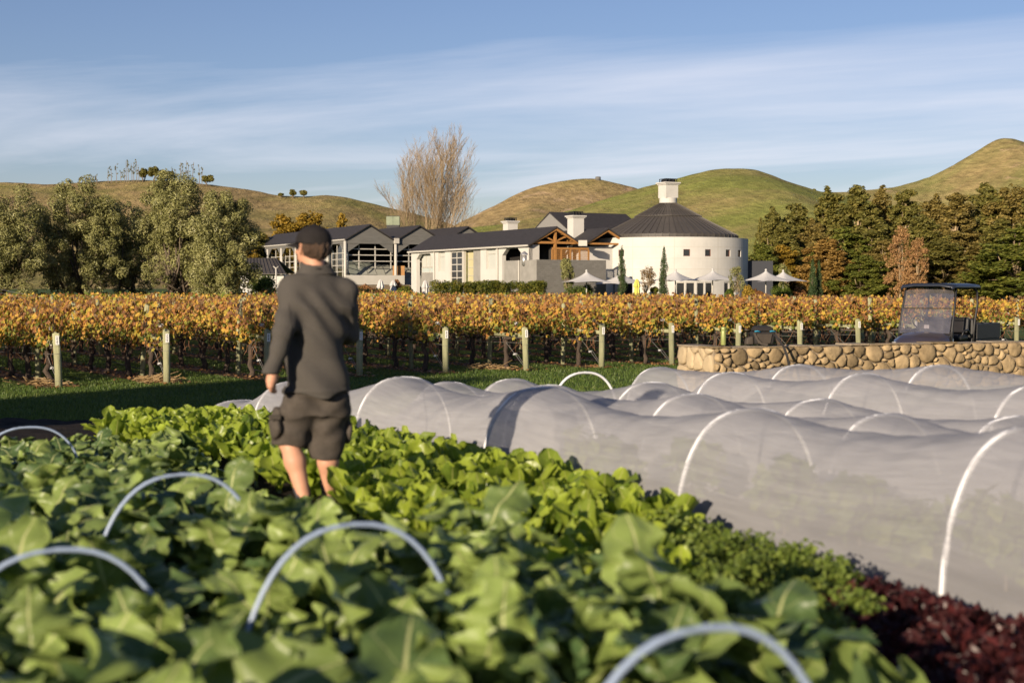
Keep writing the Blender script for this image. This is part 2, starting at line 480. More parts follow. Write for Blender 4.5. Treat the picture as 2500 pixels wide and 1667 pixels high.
def hill_mat(name, green, dry, bare, dry_pos, bare_pos, scale):
    m, n, out = new_mat(name)
    geo = n.nodes.new("ShaderNodeNewGeometry")
    n1 = nd(n, "ShaderNodeTexNoise", Scale=scale, Detail=9.0, Roughness=0.66, Distortion=0.6); n.links.new(geo.outputs["Position"], n1.inputs["Vector"])
    mp = nd(n, "ShaderNodeMapping"); mp.inputs["Scale"].default_value = (1, 0.35, 2.2); n.links.new(geo.outputs["Position"], mp.inputs[0])
    n2 = nd(n, "ShaderNodeTexNoise", Scale=scale * 16, Detail=6.0, Roughness=0.75); n.links.new(mp.outputs[0], n2.inputs["Vector"])
    n4 = nd(n, "ShaderNodeTexNoise", Scale=scale * 2.6, Detail=7.0, Roughness=0.7, Distortion=1.2); n.links.new(mp.outputs[0], n4.inputs["Vector"])
    gr = ramp_node(n, [(0.3, sc(green, 0.68)), (0.7, sc(green, 1.35))]); n.links.new(n2.outputs[0], gr.inputs[0])
    dr = ramp_node(n, [(0.3, sc(dry, 0.5)), (0.7, sc(dry, 1.35))]); n.links.new(n2.outputs[0], dr.inputs[0])
    br = ramp_node(n, [(0.3, sc(bare, 0.6)), (0.7, sc(bare, 1.25))]); n.links.new(n2.outputs[0], br.inputs[0])
    fd = ramp_node(n, [(dry_pos - 0.12, (0, 0, 0)), (dry_pos + 0.14, (1, 1, 1))]); n.links.new(n1.outputs[0], fd.inputs[0])
    fb = ramp_node(n, [(bare_pos, (0, 0, 0)), (bare_pos + 0.08, (1, 1, 1))]); n.links.new(n4.outputs[0], fb.inputs[0])
    c = mixrgb(n, fb.outputs[0], mixrgb(n, fd.outputs[0], gr.outputs[0], dr.outputs[0]), br.outputs[0])
    b = nd(n, "ShaderNodeBsdfPrincipled", Roughness=1.0); b.inputs["Specular IOR Level"].default_value = 0.05
    n.links.new(c, b.inputs["Base Color"])
    bm = nd(n, "ShaderNodeBump", Strength=0.9, Distance=3.0); n.links.new(n2.outputs[0], bm.inputs["Height"]); n.links.new(bm.outputs[0], b.inputs["Normal"])
    n.links.new(b.outputs[0], out.inputs[0])
    return m
GREEN, DRY, BARE = (0.19, 0.195, 0.055), (0.34, 0.25, 0.12), (0.46, 0.33, 0.2)
HILL_L = [(-420, 470), (-200, 452), (0, 447), (60, 448), (130, 451), (200, 446), (300, 441), (420, 442), (520, 451), (600, 463), (680, 478), (730, 481), (790, 476), (840, 480), (900, 494), (960, 510), (1020, 524), (1100, 545), (1180, 590), (1260, 640)]
HILL_A = [(1020, 600), (1090, 560), (1150, 531), (1210, 500), (1270, 470), (1330, 450), (1390, 439), (1450, 436), (1500, 446), (1560, 463), (1640, 490), (1760, 540), (1850, 590)]
HILL_B = [(1120, 560), (1240, 545), (1350, 527), (1420, 506), (1490, 482), (1560, 462), (1630, 444), (1690, 428), (1740, 416), (1800, 412), (1840, 415), (1880, 428), (1930, 449), (1990, 466), (2060, 480), (2200, 505), (2400, 540), (2600, 570)]
HILL_C = [(1900, 500), (1960, 474), (2040, 470), (2110, 466), (2180, 457), (2240, 443), (2300, 418), (2350, 392), (2390, 365), (2420, 347), (2448, 338), (2475, 341), (2500, 352), (2600, 372), (2760, 400), (2950, 440)]
hill(HILL_L, 900, 420, hill_mat("hill_grass_brown", GREEN, DRY, (0.33, 0.24, 0.14), 0.42, 0.66, 0.010), 3, 1.0)
hill(HILL_A, 1150, 420, hill_mat("hill_grass_slip", GREEN, DRY, BARE, 0.36, 0.55, 0.009), 12, 1.2)
hill(HILL_B, 820, 420, hill_mat("hill_grass_green", (0.215, 0.228, 0.062), DRY, (0.33, 0.25, 0.12), 0.56, 0.66, 0.010), 21, 0.9)
hill(HILL_C, 1250, 520, hill_mat("hill_grass_mixed", (0.165, 0.19, 0.055), (0.34, 0.26, 0.12), BARE, 0.44, 0.58, 0.008), 31, 1.6)
# ================================================================ the winery
MAT_WHITE = M("white_render", (0.47, 0.455, 0.425), 0.85, 0.05, 0.7, bump=0.12, bscale=30)
MAT_CREAM_AND_DIM = M("cream_and_dimmed_render", (0.45, 0.43, 0.39), 0.85, 0.05, 0.7, bump=0.12, bscale=30)
MAT_GREYW = M("grey_render", (0.235, 0.225, 0.205), 0.9, 0.1, 1.2, bump=0.2, bscale=18)
MAT_GREYP = M("grey_boarding", (0.115, 0.112, 0.105), 0.85, 0.14, 1.0, bump=0.3, bscale=10, stretch=(1, 1, 8))
MAT_SLATE = M("slate_roof", (0.034, 0.031, 0.032), 0.75, 0.22, 2.0, bump=0.5, bscale=9, stretch=(1, 1, 5), spec=0.25)
MAT_METALROOF = M("dark_roof_metal", (0.06, 0.053, 0.047), 0.55, 0.12, 1.5, objrand=0.14, spec=0.35)
MAT_TRIM = M("pale_metal_trim", (0.42, 0.40, 0.36), 0.6, 0.06)
MAT_STEEL = M("galvanised_steel", (0.45, 0.44, 0.43), 0.4, 0.12, 4, metallic=0.7)
MAT_TIMBER = M("orange_timber", (0.29, 0.14, 0.04), 0.6, 0.2, 3.0, stretch=(6, 6, 1))
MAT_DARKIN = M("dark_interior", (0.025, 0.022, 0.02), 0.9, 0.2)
MAT_GLASS = M("window_glass", (0.018, 0.02, 0.022), 0.06, 0.1, spec=0.6)
m, n, out = new_mat("clear_glass")
_t = n.nodes.new("ShaderNodeBsdfTransparent"); _t.inputs[0].default_value = (0.85, 0.88, 0.86, 1); _g = nd(n, "ShaderNodeBsdfGlossy", Roughness=0.03); _f = nd(n, "ShaderNodeLayerWeight", Blend=0.25); _x = n.nodes.new("ShaderNodeMixShader")
n.links.new(mth(n, 'ADD', mth(n, 'MULTIPLY', _f.outputs["Facing"], 0.4), 0.06), _x.inputs[0]); n.links.new(_t.outputs[0], _x.inputs[1]); n.links.new(_g.outputs[0], _x.inputs[2]); n.links.new(_x.outputs[0], out.inputs[0])
MAT_CLEAR = m
MAT_PALEGLASS = M("frosted_glass", (0.38, 0.43, 0.41), 0.25, 0.08)
MAT_BLIND = M("pale_blind", (0.4, 0.41, 0.38), 0.8, 0.03)
MAT_COWL = M("black_cowl", (0.02, 0.02, 0.022), 0.5, 0.1)
MAT_VAULT = M("vault_panel", (0.27, 0.27, 0.235), 0.7, 0.1, 1.0, objrand=0.06)
MAT_BROWN = M("brown_wall", (0.16, 0.12, 0.08), 0.9, 0.15)
AX = Vector((-0.45, 0.893, 0)); BX = Vector((0.893, 0.45, 0)); UP = Vector((0, 0, 1))
class Fr:
    def __init__(self, o, d, n): self.o = Vector((o[0], o[1], 0)); self.d = Vector(d); self.n = Vector(n)
    def P(self, s, z, out=0.0): return self.o + self.d * s + self.n * out + UP * z
    def sz(self, px, py, out=0.0):
        kx, kz = ray(px, py); o = self.o + self.n * out
        s = (kx * o.y - o.x) / (self.d.x - kx * self.d.y)
        y = o.y + self.d.y * s
        return s, CAM_Z + kz * y
    def box(self, mb, s0, s1, z0, z1, o0, o1):
        P = self.P
        a, b_ = (s0, s1) if s0 < s1 else (s1, s0)
        pts = [P(a, z0, o0), P(b_, z0, o0), P(b_, z0, o1), P(a, z0, o1), P(a, z1, o0), P(b_, z1, o0), P(b_, z1, o1), P(a, z1, o1)]
        return mb.hexa(pts)
    def wall(self, mb, s0, s1, z0, z1, holes, depth):
        """front skin with rectangular openings and their reveals, closed by a back skin"""
        S_ = sorted({s0, s1, *[h[0] for h in holes], *[h[1] for h in holes]})
        Z_ = sorted({z0, z1, *[h[2] for h in holes], *[h[3] for h in holes]})
        S_ = [q for q in S_ if s0 <= q <= s1]; Z_ = [q for q in Z_ if z0 <= q <= z1]
        for i in range(len(S_) - 1):
            for j in range(len(Z_) - 1):
                cs, cz = (S_[i] + S_[i + 1]) / 2, (Z_[j] + Z_[j + 1]) / 2
                if any(h[0] < cs < h[1] and h[2] < cz < h[3] for h in holes): continue
                self.box(mb, S_[i], S_[i + 1], Z_[j], Z_[j + 1], -depth, 0)
        return mb
def gable_roof(fr_d, fr_n, o, width, length, z_e, z_r, over=0.35, th=0.18, end=0.3):
    """fr_d: along the ridge (away), fr_n: across; o: eave corner on the ground plan"""
    mb = MB(); o = Vector((o[0], o[1], 0)); d = Vector(fr_d); nn = Vector(fr_n)
    k = (z_r - z_e) / (width / 2)
    for sgn in (0, 1):
        w0 = -over if sgn == 0 else width + over
        e0 = z_e - over * k
        for lo, hi in ((0.0, th),):
            a = o + nn * w0 - d * end; b_ = o + nn * w0 + d * (length + end)
            c = o + nn * (width / 2) + d * (length + end); e = o + nn * (width / 2) - d * end
            pts = [a + UP * (e0 - th), b_ + UP * (e0 - th), c + UP * (z_r - th), e + UP * (z_r - th), a + UP * e0, b_ + UP * e0, c + UP * z_r, e + UP * z_r]
            mb.hexa(pts)
    return mb
GB = 0.2   # foot of all winery walls (below the vine tops)

# ---- long white wing with the timber gable
WO = (1.77, 150.0)
WL = Fr(WO, AX, (-0.893, -0.45, 0)); WG = Fr(WO, BX, (0.45, -0.893, 0))
W = empty("winery_wing", (WO[0], WO[1], GB), label="long white rendered wing with dark slate roof and open orange timber gable", cat="building")
EZ, RZ, WW, WLEN = 6.55, 8.4, 6.14, 32.0
def hole(fr, x0, y0, x1, y1, zmin=None):
    ym = (y0 + y1) / 2
    a = fr.sz(x0, ym)[0]; b_ = fr.sz(x1, ym)[0]; xm = (x0 + x1) / 2
    zt = fr.sz(xm, y0)[1]; zb = zmin if zmin is not None else fr.sz(xm, y1)[1]
    return (min(a, b_), max(a, b_), zb, zt)
H_arch1 = hole(WL, 1017, 619.5, 1057, 715, GB)
H_w1 = hole(WL, 1070, 616, 1086, 662)
H_bay = hole(WL, 1100, 612.5, 1173, 690, GB)
H_w2 = hole(WL, 1186.5, 609, 1210, 657)
H_arch2 = hole(WL, 1226, 606.5, 1275, 700, 2.4)
mb = MB(); WL.wall(mb, 0, WLEN, GB, EZ - 0.1, [H_arch1, H_w1, H_bay, H_w2, H_arch2], 0.45)
for h, c in ((H_arch1, 1.55), (H_arch2, 1.7)):    # cut corners over the openings
    for s0, sg in ((h[0], 1), (h[1], -1)):
        p = [WL.P(s0, h[3] - c * 0.42, -0.45), WL.P(s0, h[3], -0.45), WL.P(s0 + sg * c * 0.62, h[3], -0.45)]
        mb.prism(p if sg > 0 else p[::-1], WL.n * 0.448)
mb.build("wall", MAT_WHITE, W)
mb = MB(); WG.box(mb, 0.003, 1.25, GB, EZ - 0.12, -0.4, 0.0); mb.build("gable_pier", MAT_CREAM_AND_DIM, W)  # cream puts the pier's weaker light into its render colour
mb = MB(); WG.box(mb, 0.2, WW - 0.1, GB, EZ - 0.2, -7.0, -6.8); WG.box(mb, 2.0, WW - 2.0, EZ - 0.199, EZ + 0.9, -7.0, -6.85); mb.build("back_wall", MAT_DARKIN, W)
mb = MB(); WG.box(mb, WW - 0.4, WW, GB, EZ - 0.14, -8, -1.5); mb.build("side_wall", MAT_WHITE, W)
roof = gable_roof(AX, BX, WO, WW, WLEN, EZ + 0.05, RZ, 0.3, 0.16, 0.55).build("roof", MAT_SLATE, W)
mb = MB(); WL.box(mb, -0.4, WLEN + 0.4, EZ - 0.32, EZ - 0.14, 0.24, 0.40); mb.build("gutter", MAT_TRIM, W)
for px in (1062, 1216.5):
    s = WL.sz(px, 640)[0]; mb = MB(); mb.tube([WL.P(s, GB, 0.12), WL.P(s, EZ - 0.3, 0.12)], 0.09, 8); mb.build("downpipe", MAT_TRIM, W, True)
# timber truss in the gable mouth
def beam(a, b_, w=0.2): MB().bar(a, b_, w, w * 1.25, up=WG.n).build("truss_beam", MAT_TIMBER, W)
ap = WG.P(WW / 2, RZ - 0.32, 0.30); l = WG.P(-0.15, EZ - 0.18, 0.30); r = WG.P(WW + 0.15, EZ - 0.18, 0.30)
beam(l, ap, 0.22); beam(ap, r, 0.22)
kb = EZ + 0.12
beam(WG.P(0.6, kb, 0.10), WG.P(WW - 0.6, kb, 0.10), 0.24)
beam(WG.P(WW / 2, 4.6, 0.12), WG.P(WW / 2, RZ - 0.4, 0.12), 0.24)
beam(WG.P(WW / 2, kb + 0.1, 0.1), WG.P(1.55, kb + 0.78, 0.1), 0.15)
beam(WG.P(WW / 2, kb + 0.1, 0.1), WG.P(WW - 1.55, kb + 0.78, 0.1), 0.15)
for k in range(4): beam(WG.P(WW - 0.4 - 0.55 * k, EZ + 0.05 + 0.33 * k, -1.2), WG.P(WW - 0.4 - 0.55 * k, EZ + 0.05 + 0.33 * k, 0.25), 0.12)
def window(parent, fr, h, rec=0.22, pane=MAT_BLIND, frame=MAT_TRIM, vert=(), horiz=(), fw=0.09, name="window"):
    mb = MB(); s0, s1, z0, z1 = h
    for a in ((s0, s0 + fw, z0, z1), (s1 - fw, s1, z0, z1), (s0 + fw, s1 - fw, z0, z0 + fw), (s0 + fw, s1 - fw, z1 - fw, z1)): fr.box(mb, *a, -rec - 0.06, -rec + 0.03)
    w = mb.build(name, frame, parent)
    for q in vert: MB_ = MB(); fr.box(MB_, s0 + (s1 - s0) * q - fw * .4, s0 + (s1 - s0) * q + fw * .4, z0 + fw, z1 - fw, -rec - 0.04, -rec + 0.05); MB_.build("mullion", frame, w).location = -(w.location)
    for q in horiz: MB_ = MB(); fr.box(MB_, s0 + fw, s1 - fw, z0 + (z1 - z0) * q - fw * .4, z0 + (z1 - z0) * q + fw * .4, -rec - 0.035, -rec + 0.06); MB_.build("mullion", frame, w)
    MB_ = MB(); fr.box(MB_, s0 + fw, s1 - fw, z0 + fw, z1 - fw, -rec - 0.05, -rec - 0.02); MB_.build("pane", pane, w)
    return w
window(W, WL, H_w1, horiz=(0.78,)); window(W, WL, H_w2, horiz=(0.78,))
# arch 1: set-back glazing over a frosted band and a grey panel
s0, s1, z0, z1 = H_arch1
zb1 = WL.sz(1037, 652)[1]; zb2 = WL.sz(1037, 666)[1]
window(W, WL, (s0, s1, zb1, z1), rec=0.75, pane=MAT_BLIND, vert=(0.3, 0.5, 0.72))
window(W, WL, (s0, s1, zb2, zb1 - 0.02), rec=0.72, pane=MAT_PALEGLASS, vert=(0.5,))
mb = MB(); WL.box(mb, s0, s1, z0, zb2 - 0.02, -0.9, -0.66); mb.build("door_panel", MAT_GREYW, W)
# glazed bay
s0, s1, z0, z1 = H_bay
sb = s0 + (s1 - s0) * 0.60
window(W, WL, (sb, s1, z0, z1), rec=0.10, pane=MAT_GLASS, horiz=[0.09 + k * 0.13 for k in range(7)], vert=(0.5,), fw=0.13)
mb = MB(); WL.box(mb, sb - 0.45, sb, z0, z1, -0.3, 0.02); mb.build("column", MAT_TRIM, W)
sg = s0 + (s1 - s0) * 0.26
window(W, WL, (sg, sb - 0.45, z0, z1), rec=0.55, pane=M("ochre_blind", (0.42, 0.38, 0.22), 0.8, 0.05), horiz=[0.2 + k * 0.16 for k in range(5)], fw=0.07)
mb = MB(); WL.box(mb, s0, sg, z0, z1, -0.25, -0.12); mb.build("side_panel", MAT_GREYW, W)
# arch 2 : dark opening on the terrace
s0, s1, z0, z1 = H_arch2
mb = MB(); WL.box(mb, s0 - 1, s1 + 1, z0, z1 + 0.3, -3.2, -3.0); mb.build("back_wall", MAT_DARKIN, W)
window(W, WL, (s0 + (s1 - s0) * 0.35, s0 + (s1 - s0) * 0.72, z0, z1 - 0.2), rec=1.6, pane=MAT_GLASS, vert=(0.4,))

# ---- second timber-gabled wing beside it
W2O = (WO[0] + BX.x * 6.75 + AX.x * 0.6, WO[1] + BX.y * 6.75 + AX.y * 0.6)
W2 = empty("winery_wing", (W2O[0], W2O[1], GB), label="smaller slate roofed wing with chimney, tucked between timber gable and round hall", cat="building")
gable_roof(AX, BX, W2O, 6.1, 20, EZ + 0.05, RZ, 0.25, 0.16, 0.5).build("roof", MAT_SLATE, W2)
G2 = Fr(W2O, BX, (0.45, -0.893, 0)); L2 = Fr(W2O, AX, (-0.893, -0.45, 0))
mb = MB(); G2.box(mb, 0.1, 6.0, GB, EZ - 0.2, -19, -0.6); mb.build("wall", MAT_WHITE, W2)
for a, b_ in ((G2.P(-0.1, EZ - 0.2, 0.25), G2.P(3.05, RZ - 0.33, 0.25)), (G2.P(3.05, RZ - 0.33, 0.25), G2.P(6.2, EZ - 0.2, 0.25)), (G2.P(0.5, EZ + 0.1, 0.1), G2.P(5.6, EZ + 0.1, 0.1))):
    MB().bar(a, b_, 0.2, 0.25, up=G2.n).build("truss_beam", MAT_TIMBER, W2)
def chimney(parent, c, w, z0, z1, cowl_h=0.4, wmat=MAT_WHITE, name="chimney"):
    m4 = Matrix.Translation((c[0], c[1], 0)) @ Matrix.Rotation(math.atan2(BX.y, BX.x), 4, 'Z')
    mb = MB(); mb.box(-w / 2, w / 2, -w / 2, w / 2, z0, z1, m4)
    ch = mb.build(name, wmat, parent)
    mb = MB(); e = w / 2 + 0.1; mb.box(-e, e, -e, e, z1 + 0.001, z1 + 0.14, m4); e += 0.12; mb.box(-e, e, -e, e, z1 + 0.141, z1 + 0.28, m4)
    mb.build("cap", wmat, ch)
    mb = MB(); e = w / 2 - 0.12
    for x in (-e, -e / 3, e / 3, e):
        for y in (-e, e): mb.box(x - .04, x + .04, y - .04, y + .04, z1 + 0.281, z1 + 0.28 + cowl_h, m4)
    for y in (-e / 3, e / 3):
        for x in (-e, e): mb.box(x - .04, x + .04, y - .04, y + .04, z1 + 0.281, z1 + 0.28 + cowl_h, m4)
    mb.box(-e - .06, e + .06, -e - .06, e + .06, z1 + 0.281 + cowl_h, z1 + 0.33 + cowl_h, m4)
    mb.box(-e + .1, e - .1, -e + .1, e - .1, z1 + 0.281, z1 + 0.2 + cowl_h, m4)
    mb.build("cowl", MAT_COWL if wmat is not MAT_STEEL else MAT_STEEL, ch)
    return ch
p = at(1405.5, 560, 158.5); chimney(W2, (p.x, p.y), 1.35, 6.4, CAM_Z + ray(1405, 533)[1] * 158.5 - 0.0)
mb = MB(); p = at(1422.5, 595, 151.5); mb.box(p.x - 0.45, p.x + 0.45, p.y - 0.4, p.y + 0.4, p.z - 0.25, p.z + 0.35); mb.build("rain_head", MAT_TRIM, W2)

# ---- grey terrace
TO = (2.5, 145.0); TZ = 4.74
T = empty("terrace", (TO[0], TO[1], GB), label="grey block terrace wall in front of the timber gable", cat="wall")
TL = Fr(TO, AX, (-0.893, -0.45, 0)); TG = Fr(TO, BX, (0.45, -0.893, 0))
mb = MB(); TL.box(mb, 0, 7.4, GB, TZ, -0.3, 0.0); mb.build("wall", MAT_GREYW, T)
m, n, out = new_mat("dimmed_grey_block")      # coursed blocks, this face's weaker light put into their darker colour: fine joints as relief only
geo = n.nodes.new("ShaderNodeTexCoord")
bk = nd(n, "ShaderNodeTexBrick", Scale=1.0); bk.inputs["Color1"].default_value = (0.125, 0.118, 0.105, 1); bk.inputs["Color2"].default_value = (0.15, 0.142, 0.128, 1); bk.inputs["Mortar"].default_value = (0.10, 0.094, 0.085, 1)
bk.inputs["Mortar Size"].default_value = 0.008; bk.inputs["Brick Width"].default_value = 0.4; bk.inputs["Row Height"].default_value = 0.2
mp = nd(n, "ShaderNodeMapping"); mp.inputs["Rotation"].default_value = (R(90), 0, 0); n.links.new(geo.outputs["Object"], mp.inputs[0]); n.links.new(mp.outputs[0], bk.inputs["Vector"])
b = nd(n, "ShaderNodeBsdfPrincipled", Roughness=0.9); n.links.new(bk.outputs[0], b.inputs["Base Color"]); n.links.new(b.outputs[0], out.inputs[0])
MAT_BLOCK_DIM = m
mb = MB(); TG.box(mb, 0.003, 8.2, GB, TZ + 0.02, -0.3, 0.003); mb.build("wall", MAT_BLOCK_DIM, T)
mb = MB(); mb.prism([TG.P(0.02, TZ - 0.6, -0.3), TG.P(8.1, TZ - 0.6, -0.3), TG.P(8.1, TZ - 0.6, -7), TG.P(0.02, TZ - 0.6, -7)], (0, 0, 0.1)); mb.build("deck", MAT_GREYW, T)
mb = MB(); s = TL.sz(1268, 660)[0]; mb.tube([TL.P(s, GB, 0.08), TL.P(s, TZ, 0.08)], 0.07, 8); mb.build("downpipe", MAT_TRIM, T, True)
# lattice screen on the terrace
LTo = TG.P(0, 0, -1.4); LT = Fr((LTo.x, LTo.y), BX, TG.n)
sA = LT.sz(1348, 620)[0]; sB = LT.sz(1437, 620)[0]; zA = TZ - 0.5; zB = LT.sz(1392, 604.5)[1]
lat = empty("lattice_screen", LT.P(sA, zA), label="orange timber lattice screen standing on the grey terrace", cat="screen")
mb = MB(); LT.box(mb, sA, sB, zB - 0.22, zB, -0.06, 0.06); mb.build("top_rail", MAT_TIMBER, lat)
for k in range(5):
    s = sA + (sB - sA) * k / 4; mb = MB(); LT.box(mb, s - 0.09, s + 0.09, zA, zB - 0.221, -0.05, 0.05); mb.build("post", MAT_TIMBER, lat)
mb = MB()
for k in range(36): s = sA + (sB - sA) * (k + .5) / 36; LT.box(mb, s - 0.017, s + 0.017, zA, zB - 0.22, -0.02, 0.0)
for k in range(8): z = zA + (zB - zA - 0.25) * (k + .3) / 8; LT.box(mb, sA, sB, z - 0.018, z + 0.018, 0.0, 0.02)
tag(mb.build("lattice_slats", MAT_TIMBER, lat), kind="stuff")
# steel flue on the terrace
p = at(1280, 633, 147.5); fl = empty("flue_cowl", (p.x, p.y, TZ - 0.55), label="shiny steel flue with conical hat on the terrace", cat="flue")
MB().lathe([(0.26, TZ - 0.55), (0.26, p.z + 0.42)], 14, (p.x, p.y, 0)).build("flue", MAT_STEEL, fl, True)
MB().lathe([(0.42, p.z + 0.46), (0.40, p.z + 0.52), (0.03, p.z + 0.85)], 14, (p.x, p.y, 0)).build("hat", MAT_STEEL, fl)

# ---- slate-roofed block at the back
SC_ = at(1342, 517.6, 168); sr = SC_.z
so = Vector((SC_.x, SC_.y, 0)) - AX * 4.3
SB = empty("winery_block", (so.x, so.y, GB), label="tall block behind with wide dark slate roof and grey triangular gable", cat="building")
gable_roof(BX, AX, (so.x, so.y), 8.6, 10.4, 8.75, sr, 0.1, 0.15, 0.05).build("roof", MAT_SLATE, SB)
mb = MB(); mb.prism([so + UP * GB, so + AX * 8.6 + UP * GB, so + AX * 8.6 + UP * 8.65, so + AX * 4.3 + UP * (sr - 0.2), so + UP * 8.65], BX * 0.25); mb.build("gable_wall", M("pale_grey_render", (0.2, 0.195, 0.185), 0.85, 0.05), SB)
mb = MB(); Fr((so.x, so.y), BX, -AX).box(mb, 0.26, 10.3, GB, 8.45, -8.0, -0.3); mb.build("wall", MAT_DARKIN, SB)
p = at(1246, 560, 176); chim = empty("chimney_stack", (p.x, p.y, GB), label="small white chimney rising behind the long slate roof", cat="chimney")
chimney(chim, (p.x, p.y), 1.35, GB, CAM_Z + ray(1246, 545.5)[1] * 176, 0.35, name="shaft")

# ---- round hall
RC = Vector(((1630 - 1250) / F * 162, 162.0, 0)); RR = 9.0; R_ROOF = 7.85; RT = 7.35
fdir = Vector((-RC.x, -RC.y, 0)).normalized(); rdir = Vector((-fdir.y, fdir.x, 0))
if rdir.x < 0: rdir = -rdir
def drum(phi, r, z): return RC + (fdir * math.cos(phi) + rdir * math.sin(phi)) * r + UP * z
RH = empty("round_hall", (RC.x, RC.y, GB), label="round white hall with dark conical seamed metal roof and central chimney", cat="building")
def phi_px(px): return math.asin(max(-1, min(1, (px - 1630) / 192.0)))
wins = []
for px in (1489, 1522, 1673, 1722, 1769, 1797):
    ph = phi_px(px); wins.append((ph - 0.041, ph + 0.041, 5.28, 6.02))
doors = []
for x0, x1 in ((1478, 1507), (1527, 1549), (1649, 1669), (1671, 1692), (1696, 1714), (1716, 1733), (1760, 1772), (1774, 1787)):
    doors.append((phi_px(x0), phi_px(x1), GB, 2.5))
ops = wins + doors
ang = sorted(set([round(-math.pi + 2 * math.pi * k / 120, 5) for k in range(121)] + [h[0] for h in ops] + [h[1] for h in ops]))
zz = sorted({GB, RT} | {h[2] for h in ops} | {h[3] for h in ops})
mb = MB()
for i in range(len(ang) - 1):
    if ang[i + 1] - ang[i] < 1e-4: continue
    j0 = 0
    for j in range(len(zz) - 1):
        ca, cz = (ang[i] + ang[i + 1]) / 2, (zz[j] + zz[j + 1]) / 2
        if any(h[0] < ca < h[1] and h[2] < cz < h[3] for h in ops): continue
        q = [drum(ang[i], RR - .4, zz[j]), drum(ang[i + 1], RR - .4, zz[j]), drum(ang[i + 1], RR, zz[j]), drum(ang[i], RR, zz[j])]
        mb.hexa([*q, *[v + UP * (zz[j + 1] - zz[j]) for v in q]])
mb.build("wall", MAT_WHITE, RH)
for h in wins:
    c = (h[0] + h[1]) / 2; mb = MB()
    P = lambda a, r, z: drum(a, r, z)
    def abox(mb, a0, a1, z0, z1, r0, r1):
        q = [drum(a0, r0, z0), drum(a1, r0, z0), drum(a1, r1, z0), drum(a0, r1, z0)]; mb.hexa([*q, *[v + UP * (z1 - z0) for v in q]])
    w_ = 0.007
    abox(mb, h[0], h[0] + w_, h[2], h[3], RR - .2, RR - .08); abox(mb, h[1] - w_, h[1], h[2], h[3], RR - .2, RR - .08)
    abox(mb, h[0] + w_, h[1] - w_, h[2], h[2] + .06, RR - .2, RR - .08); abox(mb, h[0] + w_, h[1] - w_, h[3] - .06, h[3], RR - .2, RR - .08)
    w = mb.build("window", M("dark_red_frame", (0.12, 0.05, 0.035), 0.6, 0.1), RH) if h is wins[0] else mb.build("window", bpy.data.materials["dark_red_frame"], RH)
    mb = MB(); abox(mb, h[0] + w_, h[1] - w_, h[2] + .06, h[3] - .06, RR - .18, RR - .15); mb.build("pane", MAT_GLASS, w)
for h in doors:
    mb = MB(); w_ = 0.009
    abox(mb, h[0], h[0] + w_, h[2], h[3], RR - .2, RR - .05); abox(mb, h[1] - w_, h[1], h[2], h[3], RR - .2, RR - .05); abox(mb, h[0] + w_, h[1] - w_, h[3] - .1, h[3], RR - .2, RR - .05)
    d_ = mb.build("glazed_door", MAT_TRIM, RH)
    mb = MB(); abox(mb, h[0] + w_, h[1] - w_, h[2], h[3] - .1, RR - .16, RR - .12); mb.build("pane", MAT_GLASS, d_)
# fine joints between the precast panels
mb = MB()
MAT_JOINT = M("panel_joint", (0.4, 0.36, 0.3), 0.9, 0.05)
for px in (1549, 1645, 1745): ph = phi_px(px); abox(mb, ph - .0016, ph + .0016, 2.6, RT - .02, RR, RR + .003)
for z in (6.3, 5.05, 3.9):
    for k in range(-30, 31):
        a0, a1 = k * 0.05, k * 0.05 + 0.05
        abox(mb, a0, a1, z - .014, z + .014, RR + .0005, RR + .0035)
tag(mb.build("panel_joints", MAT_JOINT, RH), kind="stuff")
# roof panels, one strip of sheet between two standing seams, in two tiers over a fascia
NP = 64; da = 2 * math.pi / NP
def wedge(r0, z0, r1, z1, th=0.05, seam=0.055):
    mb = MB()
    def pp(a, r, z): return Vector((r * math.cos(a), r * math.sin(a), z))
    for lo, hi, dz in ((0.0, da, 0.0), (0.0, 0.012 * (7.85 / max(r0, 1)) ** 0.5, seam)):
        b0 = [pp(lo, r0, z0 - th), pp(hi, r0, z0 - th), pp(hi, r1, z1 - th), pp(lo, r1, z1 - th)]
        t0 = [pp(lo, r0, z0 + dz), pp(hi, r0, z0 + dz), pp(hi, r1, z1 + dz), pp(lo, r1, z1 + dz)]
        mb.hexa([*b0, *t0])
    return mb
tiers = [(R_ROOF + 0.02, RT + 0.02, R_ROOF, RT + 0.40, True), (R_ROOF, RT + 0.42, 3.75, 9.85, False), (3.82, 9.93, 0.9, 11.5, False)]
for ti, (r0, z0, r1, z1, fas) in enumerate(tiers):
    if fas:
        mbf = MB()
        def pp(a, r, z): return Vector((r * math.cos(a), r * math.sin(a), z))
        mbf.hexa([pp(0, r0 - .15, z0), pp(da, r0 - .15, z0), pp(da, r0, z0), pp(0, r0, z0), pp(0, r0 - .15, z1), pp(da, r0 - .15, z1), pp(da, r0, z1), pp(0, r0, z1)])
        mbf.hexa([pp(0, r0, z0), pp(.01, r0, z0), pp(.01, r0 + .05, z0), pp(0, r0 + .05, z0), pp(0, r0, z1), pp(.01, r0, z1), pp(.01, r0 + .05, z1), pp(0, r0 + .05, z1)])
        me = mbf.mesh("fascia_panel", MAT_METALROOF); nm = "fascia_panel"
    else:
        me = wedge(r0, z0, r1, z1).mesh("roof_panel", MAT_METALROOF); nm = "roof_panel"
    for k in range(NP):
        o = mobj(nm, me, RH, (0, 0, -GB)); o.rotation_euler = (0, 0, k * da)
mb = MB(); mb.lathe([(RR - .01, RT - .02), (R_ROOF - .1, RT + .03)], 96, (RC.x, RC.y, 0), False); mb.build("ledge", MAT_CREAM_AND_DIM, RH)
